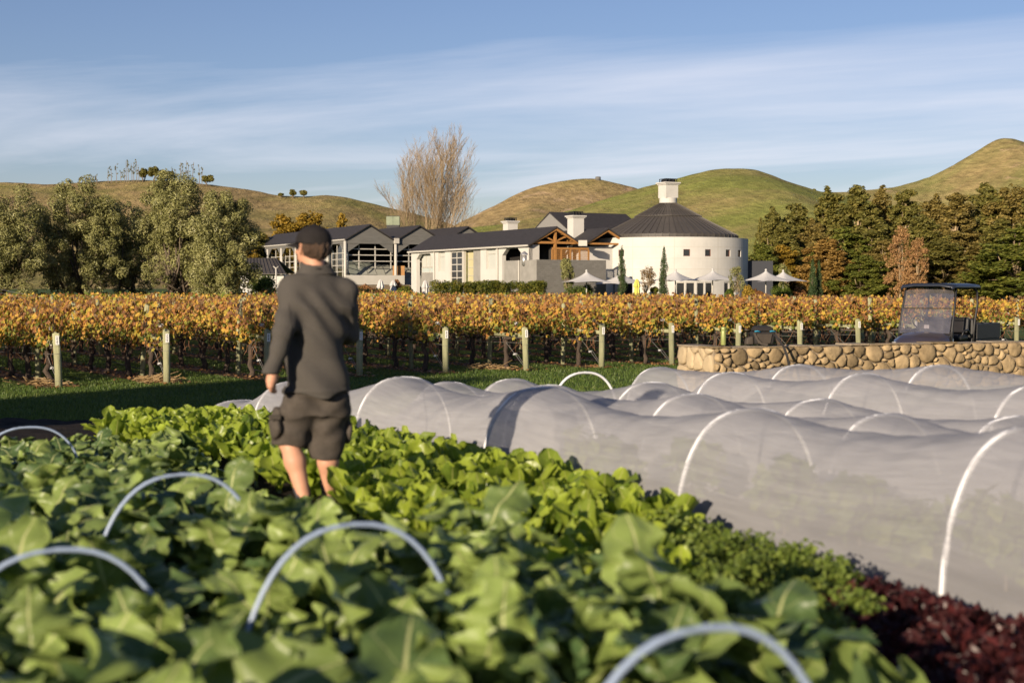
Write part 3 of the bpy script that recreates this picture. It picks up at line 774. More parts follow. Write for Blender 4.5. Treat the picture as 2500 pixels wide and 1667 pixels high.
mb = MB(); mb.lathe([(1.0, 11.2), (1.0, 12.02), (0.94, 12.06)], 32, (RC.x, RC.y, 0)); mb.build("chimney_base", MAT_WHITE, RH, False)
chimney(RH, (RC.x, RC.y), 1.62, 12.05, 13.52, 0.36)
mb = MB(); ph = phi_px(1472); mb.tube([drum(ph, RR + .1, GB), drum(ph, RR + .1, RT - .1)], 0.085, 8); mb.build("downpipe", MAT_TRIM, RH, True)
# dark low wing at the right of the hall
p0 = at(1818, 640, 160); p1 = at(1862, 640, 166)
mb = MB(); mb.box(p0.x - 0.4, p1.x + 0.1, 160, 168, GB, CAM_Z + ray(1840, 637)[1] * 160)
tag(mb.build("dark_annex", M("dark_blue_panel", (0.03, 0.032, 0.04), 0.7, 0.1)), "dark flat-roofed annex beside the round hall", "building")

# ---- grey barrel hall with three gables at the left
IO = (-21.98, 187.5); IZ, IRZ, IW, IL = 8.31, 10.3, 6.9, 41.0
I = empty("barrel_hall", (IO[0], IO[1], GB), label="grey winery hall of three slate gables on steel columns, at the left end", cat="building")
IL_ = Fr(IO, AX, (-0.893, -0.45, 0)); IG = Fr(IO, BX, (0.45, -0.893, 0))
for k in range(3):
    o = Vector((IO[0], IO[1], 0)) + BX * (IW + 0.25) * k
    gable_roof(AX, BX, (o.x, o.y), IW, IL, IZ, IRZ, 0.06, 0.16, 0.35).build("roof", MAT_SLATE, I)
    g = Fr((o.x, o.y), BX, IG.n)
    mb = MB(); mb.prism([g.P(0.1, IZ - 0.16, -0.1), g.P(IW - 0.1, IZ - 0.16, -0.1), g.P(IW / 2, IRZ - 0.24, -0.1)], IG.n * 0.15); mb.build("gable_panel", MAT_GREYP, I)
    mb = MB(); g.box(mb, -0.1, IW + 0.15, IZ - 0.62, IZ - 0.17, -0.12, 0.09); mb.build("beam", MAT_GREYP, I)
    for s0, sg in ((0.15, 1), (IW - 0.15, -1)):
        mb = MB(); p = [g.P(s0, IZ - 0.63, -0.05), g.P(s0 + sg * 1.9, IZ - 0.63, -0.05), g.P(s0, IZ - 1.9, -0.05)]; mb.prism(p if sg < 0 else p[::-1], IG.n * 0.08); mb.build("brace", MAT_GREYP, I)
    mb = MB(); mb.tube([g.P(0.0, GB, 0.05), g.P(0.0, IZ - 0.3, 0.05)], 0.2, 10); mb.build("column", MAT_TRIM, I, True)
    mb = MB(); g.box(mb, -0.3, 0.35, IZ - 0.55, IZ + 0.15, 0.12, 0.5) if k else None
    if k: mb.build("rain_head", MAT_TRIM, I)
    # glazing bars across the mouth
    for z in (7.0, 6.2, 5.4):
        if k < 2: mb = MB(); g.box(mb, 0.25, IW + 0.1, z - .06, z + .06, -0.62, -0.54); mb.build("glazing_bar", MAT_TRIM, I)
    for s in (2.2, 4.5, 6.75):
        if k < 2: mb = MB(); g.box(mb, s - .06, s + .06, 4.4, 7.6, -0.75, -0.64); mb.build("mullion", MAT_TRIM, I)
# long side: fascia, columns, arched openings with barred glass
mb = MB(); IL_.box(mb, 0.2, IL, IZ - 0.62, IZ - 0.2, -0.05, 0.08); mb.build("fascia", MAT_GREYP, I)
mb = MB(); IL_.box(mb, -0.3, IL + 0.3, IZ - 0.2, IZ - 0.05, 0.1, 0.24); mb.build("gutter", MAT_TRIM, I)
ncol = 6
for k in range(1, ncol + 1):
    s = IL * k / ncol; mb = MB(); mb.tube([IL_.P(s, GB, 0.0), IL_.P(s, IZ - 0.6, 0.0)], 0.2, 8); mb.build("column", MAT_TRIM, I, True)
for k in range(ncol):
    s0 = IL * k / ncol + 0.2; s1 = IL * (k + 1) / ncol - 0.2
    for a, sg in ((s0, 1), (s1, -1)):
        mb = MB(); p = [IL_.P(a, IZ - 0.63, -0.04), IL_.P(a + sg * 1.8, IZ - 0.63, -0.04), IL_.P(a, IZ - 1.8, -0.04)]; mb.prism(p, IL_.n * 0.08); mb.build("brace", MAT_GREYP, I)
    window(I, IL_, (s0, s1, 3.1, IZ - 0.65), rec=0.5, pane=MAT_CLEAR, horiz=(0.2, 0.38, 0.56, 0.74), vert=(0.33, 0.66), fw=0.1)
mb = MB(); IL_.box(mb, 0.3, IL, GB, 2.9, -0.4, -0.2); mb.build("wall", MAT_GREYP, I)
# dark hall behind the bars and the pale barrel vault that stands in it
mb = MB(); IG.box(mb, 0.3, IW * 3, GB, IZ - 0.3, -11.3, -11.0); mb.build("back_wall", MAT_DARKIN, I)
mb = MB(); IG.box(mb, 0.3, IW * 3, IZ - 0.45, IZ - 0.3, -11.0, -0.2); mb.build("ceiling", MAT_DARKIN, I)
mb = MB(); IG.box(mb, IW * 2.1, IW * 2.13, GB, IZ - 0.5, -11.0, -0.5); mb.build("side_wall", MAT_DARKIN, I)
VC = IG.P(0.9, 0, -5.2); VR = 4.3; VZ = 1.3
for k in range(8):
    for j in range(7):
        a0, a1 = R(12 + j * 22.5), R(12 + (j + 1) * 22.5 - 0.9); s0, s1 = 0.4 + k * 1.3, 0.4 + (k + 1) * 1.3 - 0.06
        if k < 2: tl = -0.3
        q = lambda s, a, r: VC + BX * s + IG.n * (r * math.cos(a)) + UP * (VZ + r * (1 - 0.03 * k) * math.sin(a))
        mb = MB(); mb.hexa([q(s0, a0, VR - .08), q(s1, a0, VR - .08), q(s1, a1, VR - .08), q(s0, a1, VR - .08), q(s0, a0, VR), q(s1, a0, VR), q(s1, a1, VR), q(s0, a1, VR)])
        mb.build("vault_panel", MAT_VAULT, I)
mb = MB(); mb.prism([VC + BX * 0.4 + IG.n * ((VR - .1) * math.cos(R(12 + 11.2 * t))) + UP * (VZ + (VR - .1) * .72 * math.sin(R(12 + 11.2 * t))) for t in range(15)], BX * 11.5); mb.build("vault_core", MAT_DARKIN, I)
p0 = at(958, 649, 191); mb = MB(); mb.box(p0.x, p0.x + 1.6, p0.y + 0.4, p0.y + 0.55, 2.6, p0.z); mb.build("orange_panel", MAT_TIMBER, I)
# white parapet in front of the hall
PW = empty("parapet_wall", tuple(at(918, 690, 183)[:2]) + (GB,), label="low white parapet wall in front of the grey hall", cat="wall")
pp0 = at(845, 690, 183); pf = Fr((pp0.x, pp0.y), BX, IG.n); se = pf.sz(988, 685)[0]
mb = MB(); pf.box(mb, 0, se, pf.sz(900, 695)[1], pf.sz(900, 672)[1], -0.3, 0); mb.build("parapet", MAT_CREAM_AND_DIM, PW)
mb = MB(); pf.box(mb, 0, se + 0.8, GB, pf.sz(900, 695)[1] - 0.003, -0.3, -0.1); mb.build("base_wall", MAT_BROWN, PW)
# roof lantern of green glass
p = at(960.5, 552, 205); SK = empty("roof_lantern", (p.x, p.y, 9.4), label="green glass lantern box on the slate roof", cat="skylight")
zt = CAM_Z + ray(960, 529)[1] * 205; GGL = M("green_glass", (0.2, 0.23, 0.16), 0.2, 0.15, 1.0)
for k in range(2): MB().box(p.x - .95 + .95 * k + .02, p.x + .95 * k - .02, p.y - .8, p.y - .76, p.z + .1, zt).build("pane", GGL, SK)
MB().box(p.x - .95, p.x + .95, p.y - .74, p.y + .8, p.z + .1, zt - .02).build("box", GGL, SK)
MB().box(p.x - .9, p.x + .9, p.y - .9, p.y + .9, p.z - .35, p.z + .09).build("curb", MAT_COWL, SK)
MB().box(p.x - .954, p.x + .84, p.y - .84, p.y + .84, zt, zt + .07).build("lid", MAT_COWL, SK)

# ---- seamed-roof shed at the left
SD = empty("garden_shed", (at(650, 690, 122).x, 122, GB), label="low white shed with dark seamed metal roof beside the olive trees", cat="shed")
r0, r1 = at(590, 631, 128), at(676, 631, 128); e0, e1 = at(578, 668, 124.5), at(699, 661, 124.5); e1.z = e0.z
nsm = 12
for k in range(nsm):
    f0, f1 = k / nsm, (k + 1) / nsm - 0.004
    a, b_, c, d_ = e0.lerp(e1, f0), e0.lerp(e1, f1), r0.lerp(r1, f1), r0.lerp(r1, f0)
    mb = MB(); mb.hexa([a - UP * .06, b_ - UP * .06, c - UP * .06, d_ - UP * .06, a, b_, c, d_]); mb.bar(a + UP * .03, d_ + UP * .03, 0.05, 0.07); mb.build("roof_panel", MAT_METALROOF, SD)
mb = MB(); mb.box(e0.x + .2, e1.x - .3, 125, 130, GB, e0.z - .08); mb.build("wall", MAT_WHITE, SD)
mb = MB(); mb.hexa([r0 - UP * .06, r1 - UP * .06, r1 + Vector((1, 4, -1.3)), r0 + Vector((-.3, 4, -1.3)), r0 + UP * .02, r1 + UP * .02, r1 + Vector((1, 4, -1.24)), r0 + Vector((-.3, 4, -1.24))]); mb.build("rear_roof", MAT_METALROOF, SD)
mb = MB(); q = at(614, 680, 124.9); mb.box(q.x - .25, q.x + .25, 124.9, 125.0, q.z - .4, q.z + .35); mb.build("window", MAT_GLASS, SD)
p = at(674, 690, 118); mb = MB(); mb.tube([(p.x, 118, 0.3), (p.x, 118, CAM_Z + ray(674, 653)[1] * 118)], .06, 8); mb.tube([(p.x - .22, 118, CAM_Z + ray(674, 650)[1] * 118), (p.x, 118, CAM_Z + ray(674, 656)[1] * 118), (p.x + .22, 118, CAM_Z + ray(674, 650)[1] * 118)], .04, 6)
tag(mb.build("white_pole", MAT_TRIM, None, True), "slim white pole with forked top in front of the shed", "pole")

# ---- shade umbrellas on the lawn in front of the hall
MAT_CANVAS = M("umbrella_canvas", (0.46, 0.45, 0.44), 0.8, 0.05)
def umbrella(px, py, d, half, label, rz=0.5):
    p = at(px, py, d); g = gzf(p.x, p.y)
    u = empty("shade_umbrella", (p.x, p.y, g), rz, label, "umbrella", "open white umbrellas by the round hall")
    N = 12; vs = []; hgt = half * 0.62
    top = p.z - g
    for ring in range(N + 1):
        f = ring / N
        for k in range(32):
            a = 2 * math.pi * k / 32
            sq = 1 / max(abs(math.cos(a)), abs(math.sin(a)))
            r = half * f * (1 + (sq * (0.80 + 0.2 * ((sq - 1) / 0.414)) - 1) * f)
            z = top - hgt * (f ** 0.72) * (1 - 0.12 * f)
            vs.append((r * math.cos(a), r * math.sin(a), z - 0.16 * f * f * ((sq - 1) / .414) * half * .3))
    fs = [(i * 32 + k, i * 32 + (k + 1) % 32, (i + 1) * 32 + (k + 1) % 32, (i + 1) * 32 + k) for i in range(N) for k in range(32)]
    MB().add(vs, fs).build("canopy", MAT_CANVAS, u, True, world=False)
    MB().lathe([(0.14, top - .05), (0.1, top + .06), (0.02, top + 0.12)], 10).build("finial", MAT_CANVAS, u, True, world=False)
    MB().tube([(0, 0, 0), (0, 0, top - 0.05)], 0.06, 8).build("pole", MAT_TRIM, u, True, world=False)
    for k in range(4):
        a = math.pi / 4 + k * math.pi / 2
        MB().tube([(0, 0, top - .5), (half * 1.1 * math.cos(a), half * 1.1 * math.sin(a), top - hgt * .86)], .025, 5).build("rib", MAT_TRIM, u, world=False)
umbrella(1432, 661, 140, 1.95, "open white umbrella in front of the grey terrace wall", 0.35)
umbrella(1517, 664, 147, 2.15, "open white umbrella behind the first slim cypress", 0.7)
umbrella(1649, 659, 146, 1.95, "open white umbrella just right of the tallest slim cypress", 0.9)
umbrella(1740, 658, 146, 1.95, "open white umbrella before the right side of the round hall", 0.5)
umbrella(1870, 659, 143, 1.9, "open white umbrella beyond the hall, before the dark annex", 0.6)
umbrella(1912, 661, 150, 1.95, "rightmost open white umbrella, half behind its neighbour", 0.75)
def folded(px, py0, py1, d, mat, label):
    t = at(px, py0, d); b_ = at(px, py1, d); g = gzf(t.x, t.y)
    u = empty("folded_umbrella", (t.x, t.y, g), 0.3, label, "umbrella")
    H = t.z - g; L = t.z - b_.z + 0.2
    mbf = MB(); prof = [(0.03, H), (0.14, H - .12), (0.3, H - .45 * L), (0.2, H - .55 * L), (0.27, H - .9 * L), (0.24, H - L)]
    vs = []; n_ = 16
    for r, z in prof:
        for k in range(n_):
            a = 2 * math.pi * k / n_; rr = r * (1 + 0.22 * (1 if k % 2 else -1)); vs.append((rr * math.cos(a), rr * math.sin(a), z))
    mbf.add(vs, [(i * n_ + k, i * n_ + (k + 1) % n_, (i + 1) * n_ + (k + 1) % n_, (i + 1) * n_ + k) for i in range(len(prof) - 1) for k in range(n_)])
    mbf.build("wrapped_canopy", mat, u, False, world=False)
    MB().tube([(0, 0, 0), (0, 0, H)], .03, 6).build("pole", MAT_TRIM, u, world=False)
folded(929, 682, 718, 128, MAT_CANVAS, "folded white umbrella before the parapet, left of two close together")
folded(960, 684, 708, 130, MAT_CANVAS, "folded white umbrella among red leaved bushes before the parapet")
folded(1038, 684, 718, 135, MAT_CANVAS, "folded white umbrella before the chamfered doorway of the white wing")
folded(1555, 681, 716, 138, M("yellow_canvas", (0.5, 0.46, 0.1), 0.8, 0.05), "folded yellow umbrella before the round hall")
# ================================================================ the vineyard
MAT_POST = M("treated_post", (0.235, 0.235, 0.135), 0.85, 0.25, 3.0, bump=0.35, bscale=14, stretch=(4, 4, 0.6), objrand=0.15)
MAT_TAG = M("white_tag", (0.72, 0.71, 0.68), 0.5, 0.03)
MAT_INK = M("tag_ink", (0.05, 0.05, 0.05), 0.7, 0.05)
MAT_WIRE = M("fence_wire", (0.32, 0.31, 0.29), 0.5, 0.1, metallic=0.5)
MAT_KNOT = M("white_tensioner", (0.6, 0.6, 0.6), 0.5, 0.1)
MAT_TRUNK = M("vine_bark", (0.055, 0.04, 0.03), 0.95, 0.35, 9.0, bump=0.9, bscale=30, stretch=(3, 3, 0.6))
MAT_CANE = M("vine_cane", (0.2, 0.095, 0.045), 0.7, 0.25)
VINE_STOPS = [(0.1, (0.035, 0.055, 0.01)), (0.27, (0.12, 0.155, 0.022)), (0.38, (0.32, 0.28, 0.045)), (0.48, (0.56, 0.37, 0.06)), (0.57, (0.5, 0.25, 0.06)), (0.67, (0.27, 0.12, 0.045)), (0.8, (0.10, 0.05, 0.026)), (0.93, (0.42, 0.28, 0.12))]
MAT_VINE = leaf_mat("vine_leaf", VINE_STOPS, trans=0.38, rough=0.55, zmix=(0.7, 1.6, 0.33), noise=0.18, nscale=1.6)
MAT_VINE_FAR = leaf_mat("vine_leaf_far", VINE_STOPS[1:], trans=0.35, rough=0.6, noise=0.3, nscale=0.3)

ORD = ["first", "second", "third", "fourth", "fifth", "sixth", "seventh", "eighth", "ninth", "tenth", "eleventh", "twelfth", "thirteenth", "fourteenth", "fifteenth", "sixteenth"]
def leaf_fans(P, N, T, size, rim, fold, r):
    """lobed leaves as fans: P centres, N normals, T tip directions"""
    B = np.cross(N, T); B /= np.linalg.norm(B, axis=1, keepdims=True) + 1e-9
    T = np.cross(B, N)
    n_ = len(P); m_ = len(rim)
    v = np.empty((n_, m_ + 1, 3))
    v[:, 0] = P
    for k, (a, rad, dz) in enumerate(rim):
        j = 1 + r.normal(0, 0.08, n_)
        v[:, k + 1] = P + (T * (math.cos(a) * rad) + B * (math.sin(a) * rad)) * (size * j)[:, None] + N * ((dz + r.normal(0, 0.06, n_)) * fold * size)[:, None]
    base = (np.arange(n_) * (m_ + 1))[:, None]
    tri = np.concatenate([np.stack([base[:, 0], base[:, 0] + 1 + k, base[:, 0] + 1 + (k + 1) % m_], -1) for k in range(m_)])
    return v.reshape(-1, 3), tri
RIM = [(0.0, 1.0, -.35), (0.5, 0.62, .1), (0.95, 0.92, -.25), (1.6, 0.6, .12), (2.3, 0.75, -.2), (3.14, 0.28, .1), (-2.3, 0.75, -.2), (-1.6, 0.6, .12), (-0.95, 0.92, -.25), (-0.5, 0.62, .1)]
def rand_unit(n_, r):
    v = r.normal(size=(n_, 3)); return v / np.linalg.norm(v, axis=1, keepdims=True)
def vine_foliage(seed, n_=460, half=0.85, size=(0.045, 0.085), rim=RIM):
    r = np.random.default_rng(seed)
    u = r.uniform(-half, half, n_)
    z = 0.74 + 0.85 * r.beta(1.35, 1.15, n_)
    hang = r.random(n_) < 0.10; z[hang] -= r.uniform(0, 0.2, hang.sum())
    topj = 0.06 * np.sin(u * 6 + seed) + 0.05 * np.sin(u * 13 + 2 * seed)
    z += topj * (z > 1.3)
    wid = 0.15 + 0.17 * np.sin(np.clip((z - 0.65) / 1.05, 0, 1) * np.pi) ** 0.7
    side = r.choice([-1, 1], n_)
    w = side * wid * (1 - 0.75 * r.random(n_) ** 2.2)
    keep = (np.sin(u * 5.1 + seed * 1.7) * np.sin(z * 6.3 + seed) > -0.55) | (r.random(n_) < 0.45)
    u, z, w, side = u[keep], z[keep], w[keep], side[keep]; n_ = len(u)
    P = np.stack([u, w, z], -1)          # u along the row, w across it
    N = np.stack([r.normal(0, 0.55, n_), side * (0.8 + 0.3 * r.random(n_)), 0.35 + r.normal(0, 0.45, n_)], -1); N /= np.linalg.norm(N, axis=1, keepdims=True)
    T = np.stack([r.normal(0, 0.5, n_), r.normal(0, 0.4, n_), -0.9 + r.normal(0, 0.35, n_)], -1)
    s = r.uniform(size[0], size[1], n_)
    return leaf_fans(P, N, T, s, rim, 0.5, r)
def vine_wood(seed):
    r = random.Random(seed); mb = MB()
    pts = [(0, 0, -0.03)]; 
    for k in range(1, 6): pts.append((r.uniform(-.035, .035) * 1.6, r.uniform(-.03, .03) * 1.4, 0.14 * k))
    mb.tube(pts, [.075, .06, .064, .052, .06, .07], 7)
    for sg in (-1, 1):
        c = [(0, 0, 0.7)] + [(sg * (.16 * k), r.uniform(-.03, .03), 0.76 + r.uniform(-.03, .03)) for k in range(1, 6)]
        mb.tube(c, [.046, .038, .032, .028, .024, .016], 5)
    cn = MB()
    for k in range(13):
        x = -0.78 + 1.56 * k / 12 + r.uniform(-.05, .05); h = r.uniform(.55, .95)
        p = [(x, 0, .76)]
        for q in range(1, 5): p.append((x + r.uniform(-.06, .06) * q * .5, r.uniform(-.05, .05) * q * .5, .76 + h * q / 4))
        cn.tube(p, [.008, .007, .006, .005, .003], 4)
    for k in range(7):
        x = r.uniform(-.7, .7); cn.tube([(x, 0, .76), (x + r.uniform(-.1, .1), r.uniform(-.1, .1), .6), (x + r.uniform(-.2, .2), r.uniform(-.15, .15), .42)], [.006, .005, .003], 4)
    return mb.mesh("trunk", MAT_TRUNK, True), cn.mesh("canes", MAT_CANE)
NV = 7
variants = []
for k in range(NV):
    v, f = vine_foliage(100 + k)
    variants.append((*vine_wood(k), mesh_np("foliage", v, f, MAT_VINE)))
row_ang = math.atan2(ROWD[1], ROWD[0])
def vine(x, y, k, flip, sc_, lab=None):
    t = empty("grape_vine", (x, y, gzf(x, y)), row_ang + (math.pi if flip else 0), lab or "grapevine with yellow and orange autumn leaves trained along the row", "vine", "vines trained in rows")
    t.scale = (1, sc_, sc_)
    a, c, l = variants[k]
    mobj("trunk", a, t); mobj("canes", c, t)
    tag(mobj("foliage", l, t), kind="stuff")
ROWS = list(range(-2, 16)); PER = 16
for k in ROWS:
    o = ROW_O + HEAD * ROW_SP * k
    for j in range(PER):
        rr = 0.95 + 1.6 * j
        p = o + ROWD * (rr + rng.normal(0, 0.05)) + HEAD * rng.normal(0, 0.03)
        vine(p[0], p[1], int(rng.integers(NV)), rng.random() < .5, 1 + rng.normal(0, 0.025), f"grapevine heading the {ORD[k]} row from the left, next to the end post" if j == 0 and k >= 0 else None)
# the rest of the rows, far behind those
V_ = []; F_ = []; off = 0
RIM6 = [(0.0, 1.0, -.2), (1.0, 0.8, .1), (2.2, 0.7, -.1), (3.14, 0.5, 0), (-2.2, 0.7, -.1), (-1.0, 0.8, .1)]
for k in range(-10, 17):
    o = ROW_O + HEAD * ROW_SP * k
    r0 = 0.95 + 1.6 * PER if k >= -2 else 0.9
    n_far = int((62 - r0) / 1.6)
    for j in range(n_far):
        rr = r0 + 1.6 * j; p = o + ROWD * rr
        if p[0] / p[1] < -0.44 or p[0] / p[1] > 0.42: continue
        v, f = vine_foliage(int(rng.integers(1e6)), 110, size=(0.08, 0.13), rim=RIM6)
        v2 = np.stack([p[0] + v[:, 0] * ROWD[0] + v[:, 1] * HEAD[0], p[1] + v[:, 0] * ROWD[1] + v[:, 1] * HEAD[1], v[:, 2] + gzf(*p)], -1)
        V_.append(v2); F_.append(f + off); off += len(v2)
tag(mobj("vine_rows", mesh_np("vine_rows", np.concatenate(V_), np.concatenate(F_), MAT_VINE_FAR)), "far mass of orange brown vine tops behind the nearest vines", "vines", kind="stuff")

# posts, rails, wires
def wobble_post(h, rad, seed):
    r = random.Random(seed)
    mb = MB(); mb.tube([(0, 0, -.1), (r.uniform(-.006, .006), r.uniform(-.006, .006), h * .5), (r.uniform(-.01, .01), r.uniform(-.01, .01), h - .012), (0, 0, h)], [rad * 1.04, rad, rad * .97, rad * .9], 14)
    return mb
for i, k in enumerate(ROWS):
    o = ROW_O + HEAD * ROW_SP * k; g = gzf(*o)
    h = 1.08 + rng.normal(0, 0.02)
    inview = k >= 0
    lab = f"grey-green round end post with white tag, {ORD[k]} row from the left edge" if inview else f"grey-green round end post {'just beyond' if k == -1 else 'well beyond'} the left edge"
    t = empty("end_post", (o[0], o[1], g), 0, lab, "post", "end posts of the vine rows")
    t.rotation_euler = (rng.normal(0, .015), rng.normal(0, .02), 0)
    wobble_post(h, 0.072, k + 40).build("post", MAT_POST, t, True, world=False)
    if k == 11: pass
    # tag on the side that faces the headland, turned to the right
    m4 = Matrix.Rotation(R(24), 4, 'Z')
    tg = MB().box(-.034, .034, -.083, -.077, h - .24, h - .06, m4).build("row_tag", MAT_TAG, t, world=False)
    mb = MB()
    for q in range(5):
        z = h - .22 + q * .03
        for w in range(2): mb.box(-.012 + w * .012 - .003 * (q % 2), -.004 + w * .012, -.0855, -.0835, z, z + .021 - .006 * ((q + w + k) % 2), m4)
    mb.build("row_number", MAT_INK, tg, world=False)
    # horizontal stay to the second post, wire strainers, wires round the post
    rd = Vector((ROWD[0], ROWD[1], 0))
    st_l = 1.72
    mb = MB(); a = rd * 0.05 + UP * (h - .2); b_ = rd * (st_l - .03) + UP * (h - .18); mb.tube([a, (a + b_) / 2 + UP * .008, b_], [.05, .052, .048], 9); mb.build("stay", MAT_POST, t, True, world=False)
    for z in (h - .27, h - .42, .13): 
        mb = MB(); mb.lathe([(.0725, z - .004), (.078, z), (.0725, z + .004)], 14, cap=False); mb.build("wire_wrap", MAT_WIRE, t, world=False)
    def tensioner(p, s=1.0):
        mb = MB()
        for q in range(4):
            pts = []
            for w in range(9):
                aa = w / 8 * 6.28; pts.append(Vector(p) + Vector((math.cos(aa) * .035 * s + (q - 1.5) * .012, math.sin(aa) * .02 * s + rng.normal(0, .006), math.sin(aa + q) * .03 * s)))
            mb.tube(pts, .0055, 4, False)
        mb.build("wire_tensioner", MAT_KNOT, t, world=False)
    tensioner(rd * .36 + UP * (h + .09)); tensioner(rd * .34 + UP * (h - .22), 1.15); tensioner(rd * .5 + UP * .38, .6)
    mb = MB(); mb.tube([rd * .06 + UP * (h - .04), rd * .38 + UP * (h + .1), rd * 1.7 + UP * 1.3], .004, 4); mb.tube([rd * .1 + UP * .1, rd * .55 + UP * .42, rd * 1.1 + UP * .8], .005, 4); mb.tube([rd * .04 + UP * .1, rd * .42 + UP * .42], .004, 4)
    mb.build("stay_wire", MAT_WIRE, t, world=False)
    for z in (0.78, 0.66, 0.16):
        mb = MB(); mb.tube([rd * .02 + UP * z, rd * 30 + UP * z], .0045 if z > .3 else .007, 4); mb.build("trellis_wire", MAT_WIRE if z > .3 else MAT_COWL, t, world=False)
    # taller posts standing along the row
    for j in range(7):
        rr = st_l + 5.6 * j; p = o + ROWD * rr
        if p[0] / p[1] < -0.40: continue
        q = wobble_post(1.62 + rng.normal(0, .04), 0.055, 7 * k + j).mesh("line_post", MAT_POST, True)
        pst = mobj("line_post", q, None, (p[0], p[1], gzf(*p))); pst.rotation_euler = (rng.normal(0, .02), rng.normal(0, .03), 0)
        tag(pst, f"tall round post tied by a wooden stay to the {ORD[k]} end post" if j == 0 and k >= 0 else "tall round post standing deeper among the vines", "post", "posts standing along the vine rows")
# mounds of dry grass at the feet of some posts
def straw(px, py, n_, lab):
    d = (2.0) / (-ray(px, py)[1]); c = at(px, py, d); r = np.random.default_rng(int(px))
    th = r.uniform(0, 6.28, n_); ln = r.uniform(.12, .3, n_); p = np.stack([r.normal(0, .17, n_), r.normal(0, .12, n_), np.abs(r.normal(0, .05, n_))], -1)
    dx = np.stack([np.cos(th) * ln, np.sin(th) * ln, r.normal(-.02, .06, n_)], -1)
    up_ = np.array([0, 0, .006])
    v = np.stack([p - up_, p + dx - up_, p + dx + up_, p + up_], 1); v[:, :, 2] = np.maximum(v[:, :, 2], 0.0)
    o = mobj("straw_heap", mesh_np("straw_heap", v, np.arange(4 * n_).reshape(-1, 4), MAT_STRAW), None, (c.x, c.y, gzf(c.x, c.y) + .01))
    tag(o, lab, "straw")
MAT_STRAW = leaf_mat("dry_straw", [(0, (0.2, 0.13, 0.06)), (1, (0.42, 0.29, 0.14))], trans=.2)
straw(385, 932, 420, "heap of dry straw against the second end post")
straw(1195, 902, 300, "small heap of dry straw under the vines in mid picture")
straw(105, 940, 260, "scatter of dry straw beside the first end post")
# ================================================================ trees and shrubs
def cloud(lobes, n_, L, Wd, seed, up=0.35, rnd=0.7, shell=0.5, hang=0.0):
    """leaf-sized diamonds spread through the outer part of many small lobes"""
    r = np.random.default_rng(seed)
    lobes = np.asarray(lobes, float)
    wts = (lobes[:, 3] * lobes[:, 4] * lobes[:, 5]) ** (2 / 3); wts /= wts.sum()
    idx = r.choice(len(lobes), n_, p=wts)
    d = rand_unit(n_, r)
    rad = 1.04 - shell * r.random(n_) ** 1.7
    P = lobes[idx, :3] + d * lobes[idx, 3:6] * rad[:, None]
    N = d * 0.8 + r.normal(0, rnd, (n_, 3)) + np.array([0, 0, up]); N /= np.linalg.norm(N, axis=1, keepdims=True)
    T = rand_unit(n_, r) + np.array([0, 0, -hang]) + d * 0.5
    B = np.cross(N, T); B /= np.linalg.norm(B, axis=1, keepdims=True) + 1e-9; T = np.cross(B, N)
    l = L * r.uniform(.6, 1.35, n_)[:, None]; w = Wd * r.uniform(.6, 1.35, n_)[:, None]
    v = np.stack([P - T * l * .5, P + B * w * .5 + N * l * .08, P + T * l * .5, P - B * w * .5 + N * l * .08], 1)
    return v.reshape(-1, 3), np.arange(4 * n_).reshape(-1, 4)
def clump(lobes, n_, k, seed, flat=.85):
    """each big lobe breaks up into smaller clumps that sit on its surface"""
    r = random.Random(seed); out_ = []
    for q in lobes:
        for _ in range(n_):
            d = Vector((r.gauss(0, 1), r.gauss(0, 1), r.gauss(.15, 1))).normalized(); f = r.uniform(.62, 1.05); s = k * r.uniform(.65, 1.3)
            out_.append((q[0] + d.x * q[3] * f, q[1] + d.y * q[4] * f, q[2] + d.z * q[5] * f, q[3] * s, q[4] * s, q[5] * s * flat))
    return out_
def limbs(mb, base, lobes, r0, r, trunk_h, forks=1):
    """tapered trunk with limbs that reach into the lobes"""
    bx, by, bz = base
    for k in range(forks):
        a = r.uniform(0, 6.28); sp_ = 0.35 * trunk_h if forks > 1 else .12 * trunk_h
        top = (bx + math.cos(a) * sp_, by + math.sin(a) * sp_, bz + trunk_h)
        mb.tube([(bx, by, bz - .1), ((bx * .6 + top[0] * .4), (by * .6 + top[1] * .4), bz + trunk_h * .5), top], [r0, r0 * .8, r0 * .62], 7)
        for lb in [q for i_, q in enumerate(lobes) if i_ % forks == k]:
            mid = ((top[0] + lb[0]) / 2 + r.uniform(-.2, .2), (top[1] + lb[1]) / 2 + r.uniform(-.2, .2), (top[2] * .6 + lb[2] * .4))
            mb.tube([top, mid, (lb[0], lb[1], lb[2])], [r0 * .4, r0 * .26, r0 * .08], 5)
MAT_BARK = M("tree_bark", (0.11, 0.085, 0.06), 0.95, 0.3, 4.0, bump=0.7)
MAT_BARKP = M("pale_bark", (0.25, 0.185, 0.11), 0.9, 0.25, 3.0)
def lf(name, *st, trans=.3, nscale=.35, noise=.4, rough=.6): return leaf_mat(name, list(st), trans=trans, nscale=nscale, noise=noise, rough=rough)
MAT_OLIVE = lf("olive_leaf", (0, (0.055, 0.06, 0.018)), (.4, (0.17, 0.17, 0.055)), (.75, (0.3, 0.29, 0.115)), (1, (0.47, 0.45, 0.23)), trans=.1, nscale=.55, noise=.55, rough=.45)
MAT_WOOD1 = lf("alder_leaf_dark", (0, (0.06, 0.065, 0.014)), (.5, (0.16, 0.15, 0.032)), (1, (0.29, 0.23, 0.06)), nscale=.12)
MAT_WOOD2 = lf("alder_leaf_brown", (0, (0.075, 0.065, 0.016)), (.5, (0.2, 0.155, 0.04)), (1, (0.33, 0.24, 0.07)), nscale=.12)
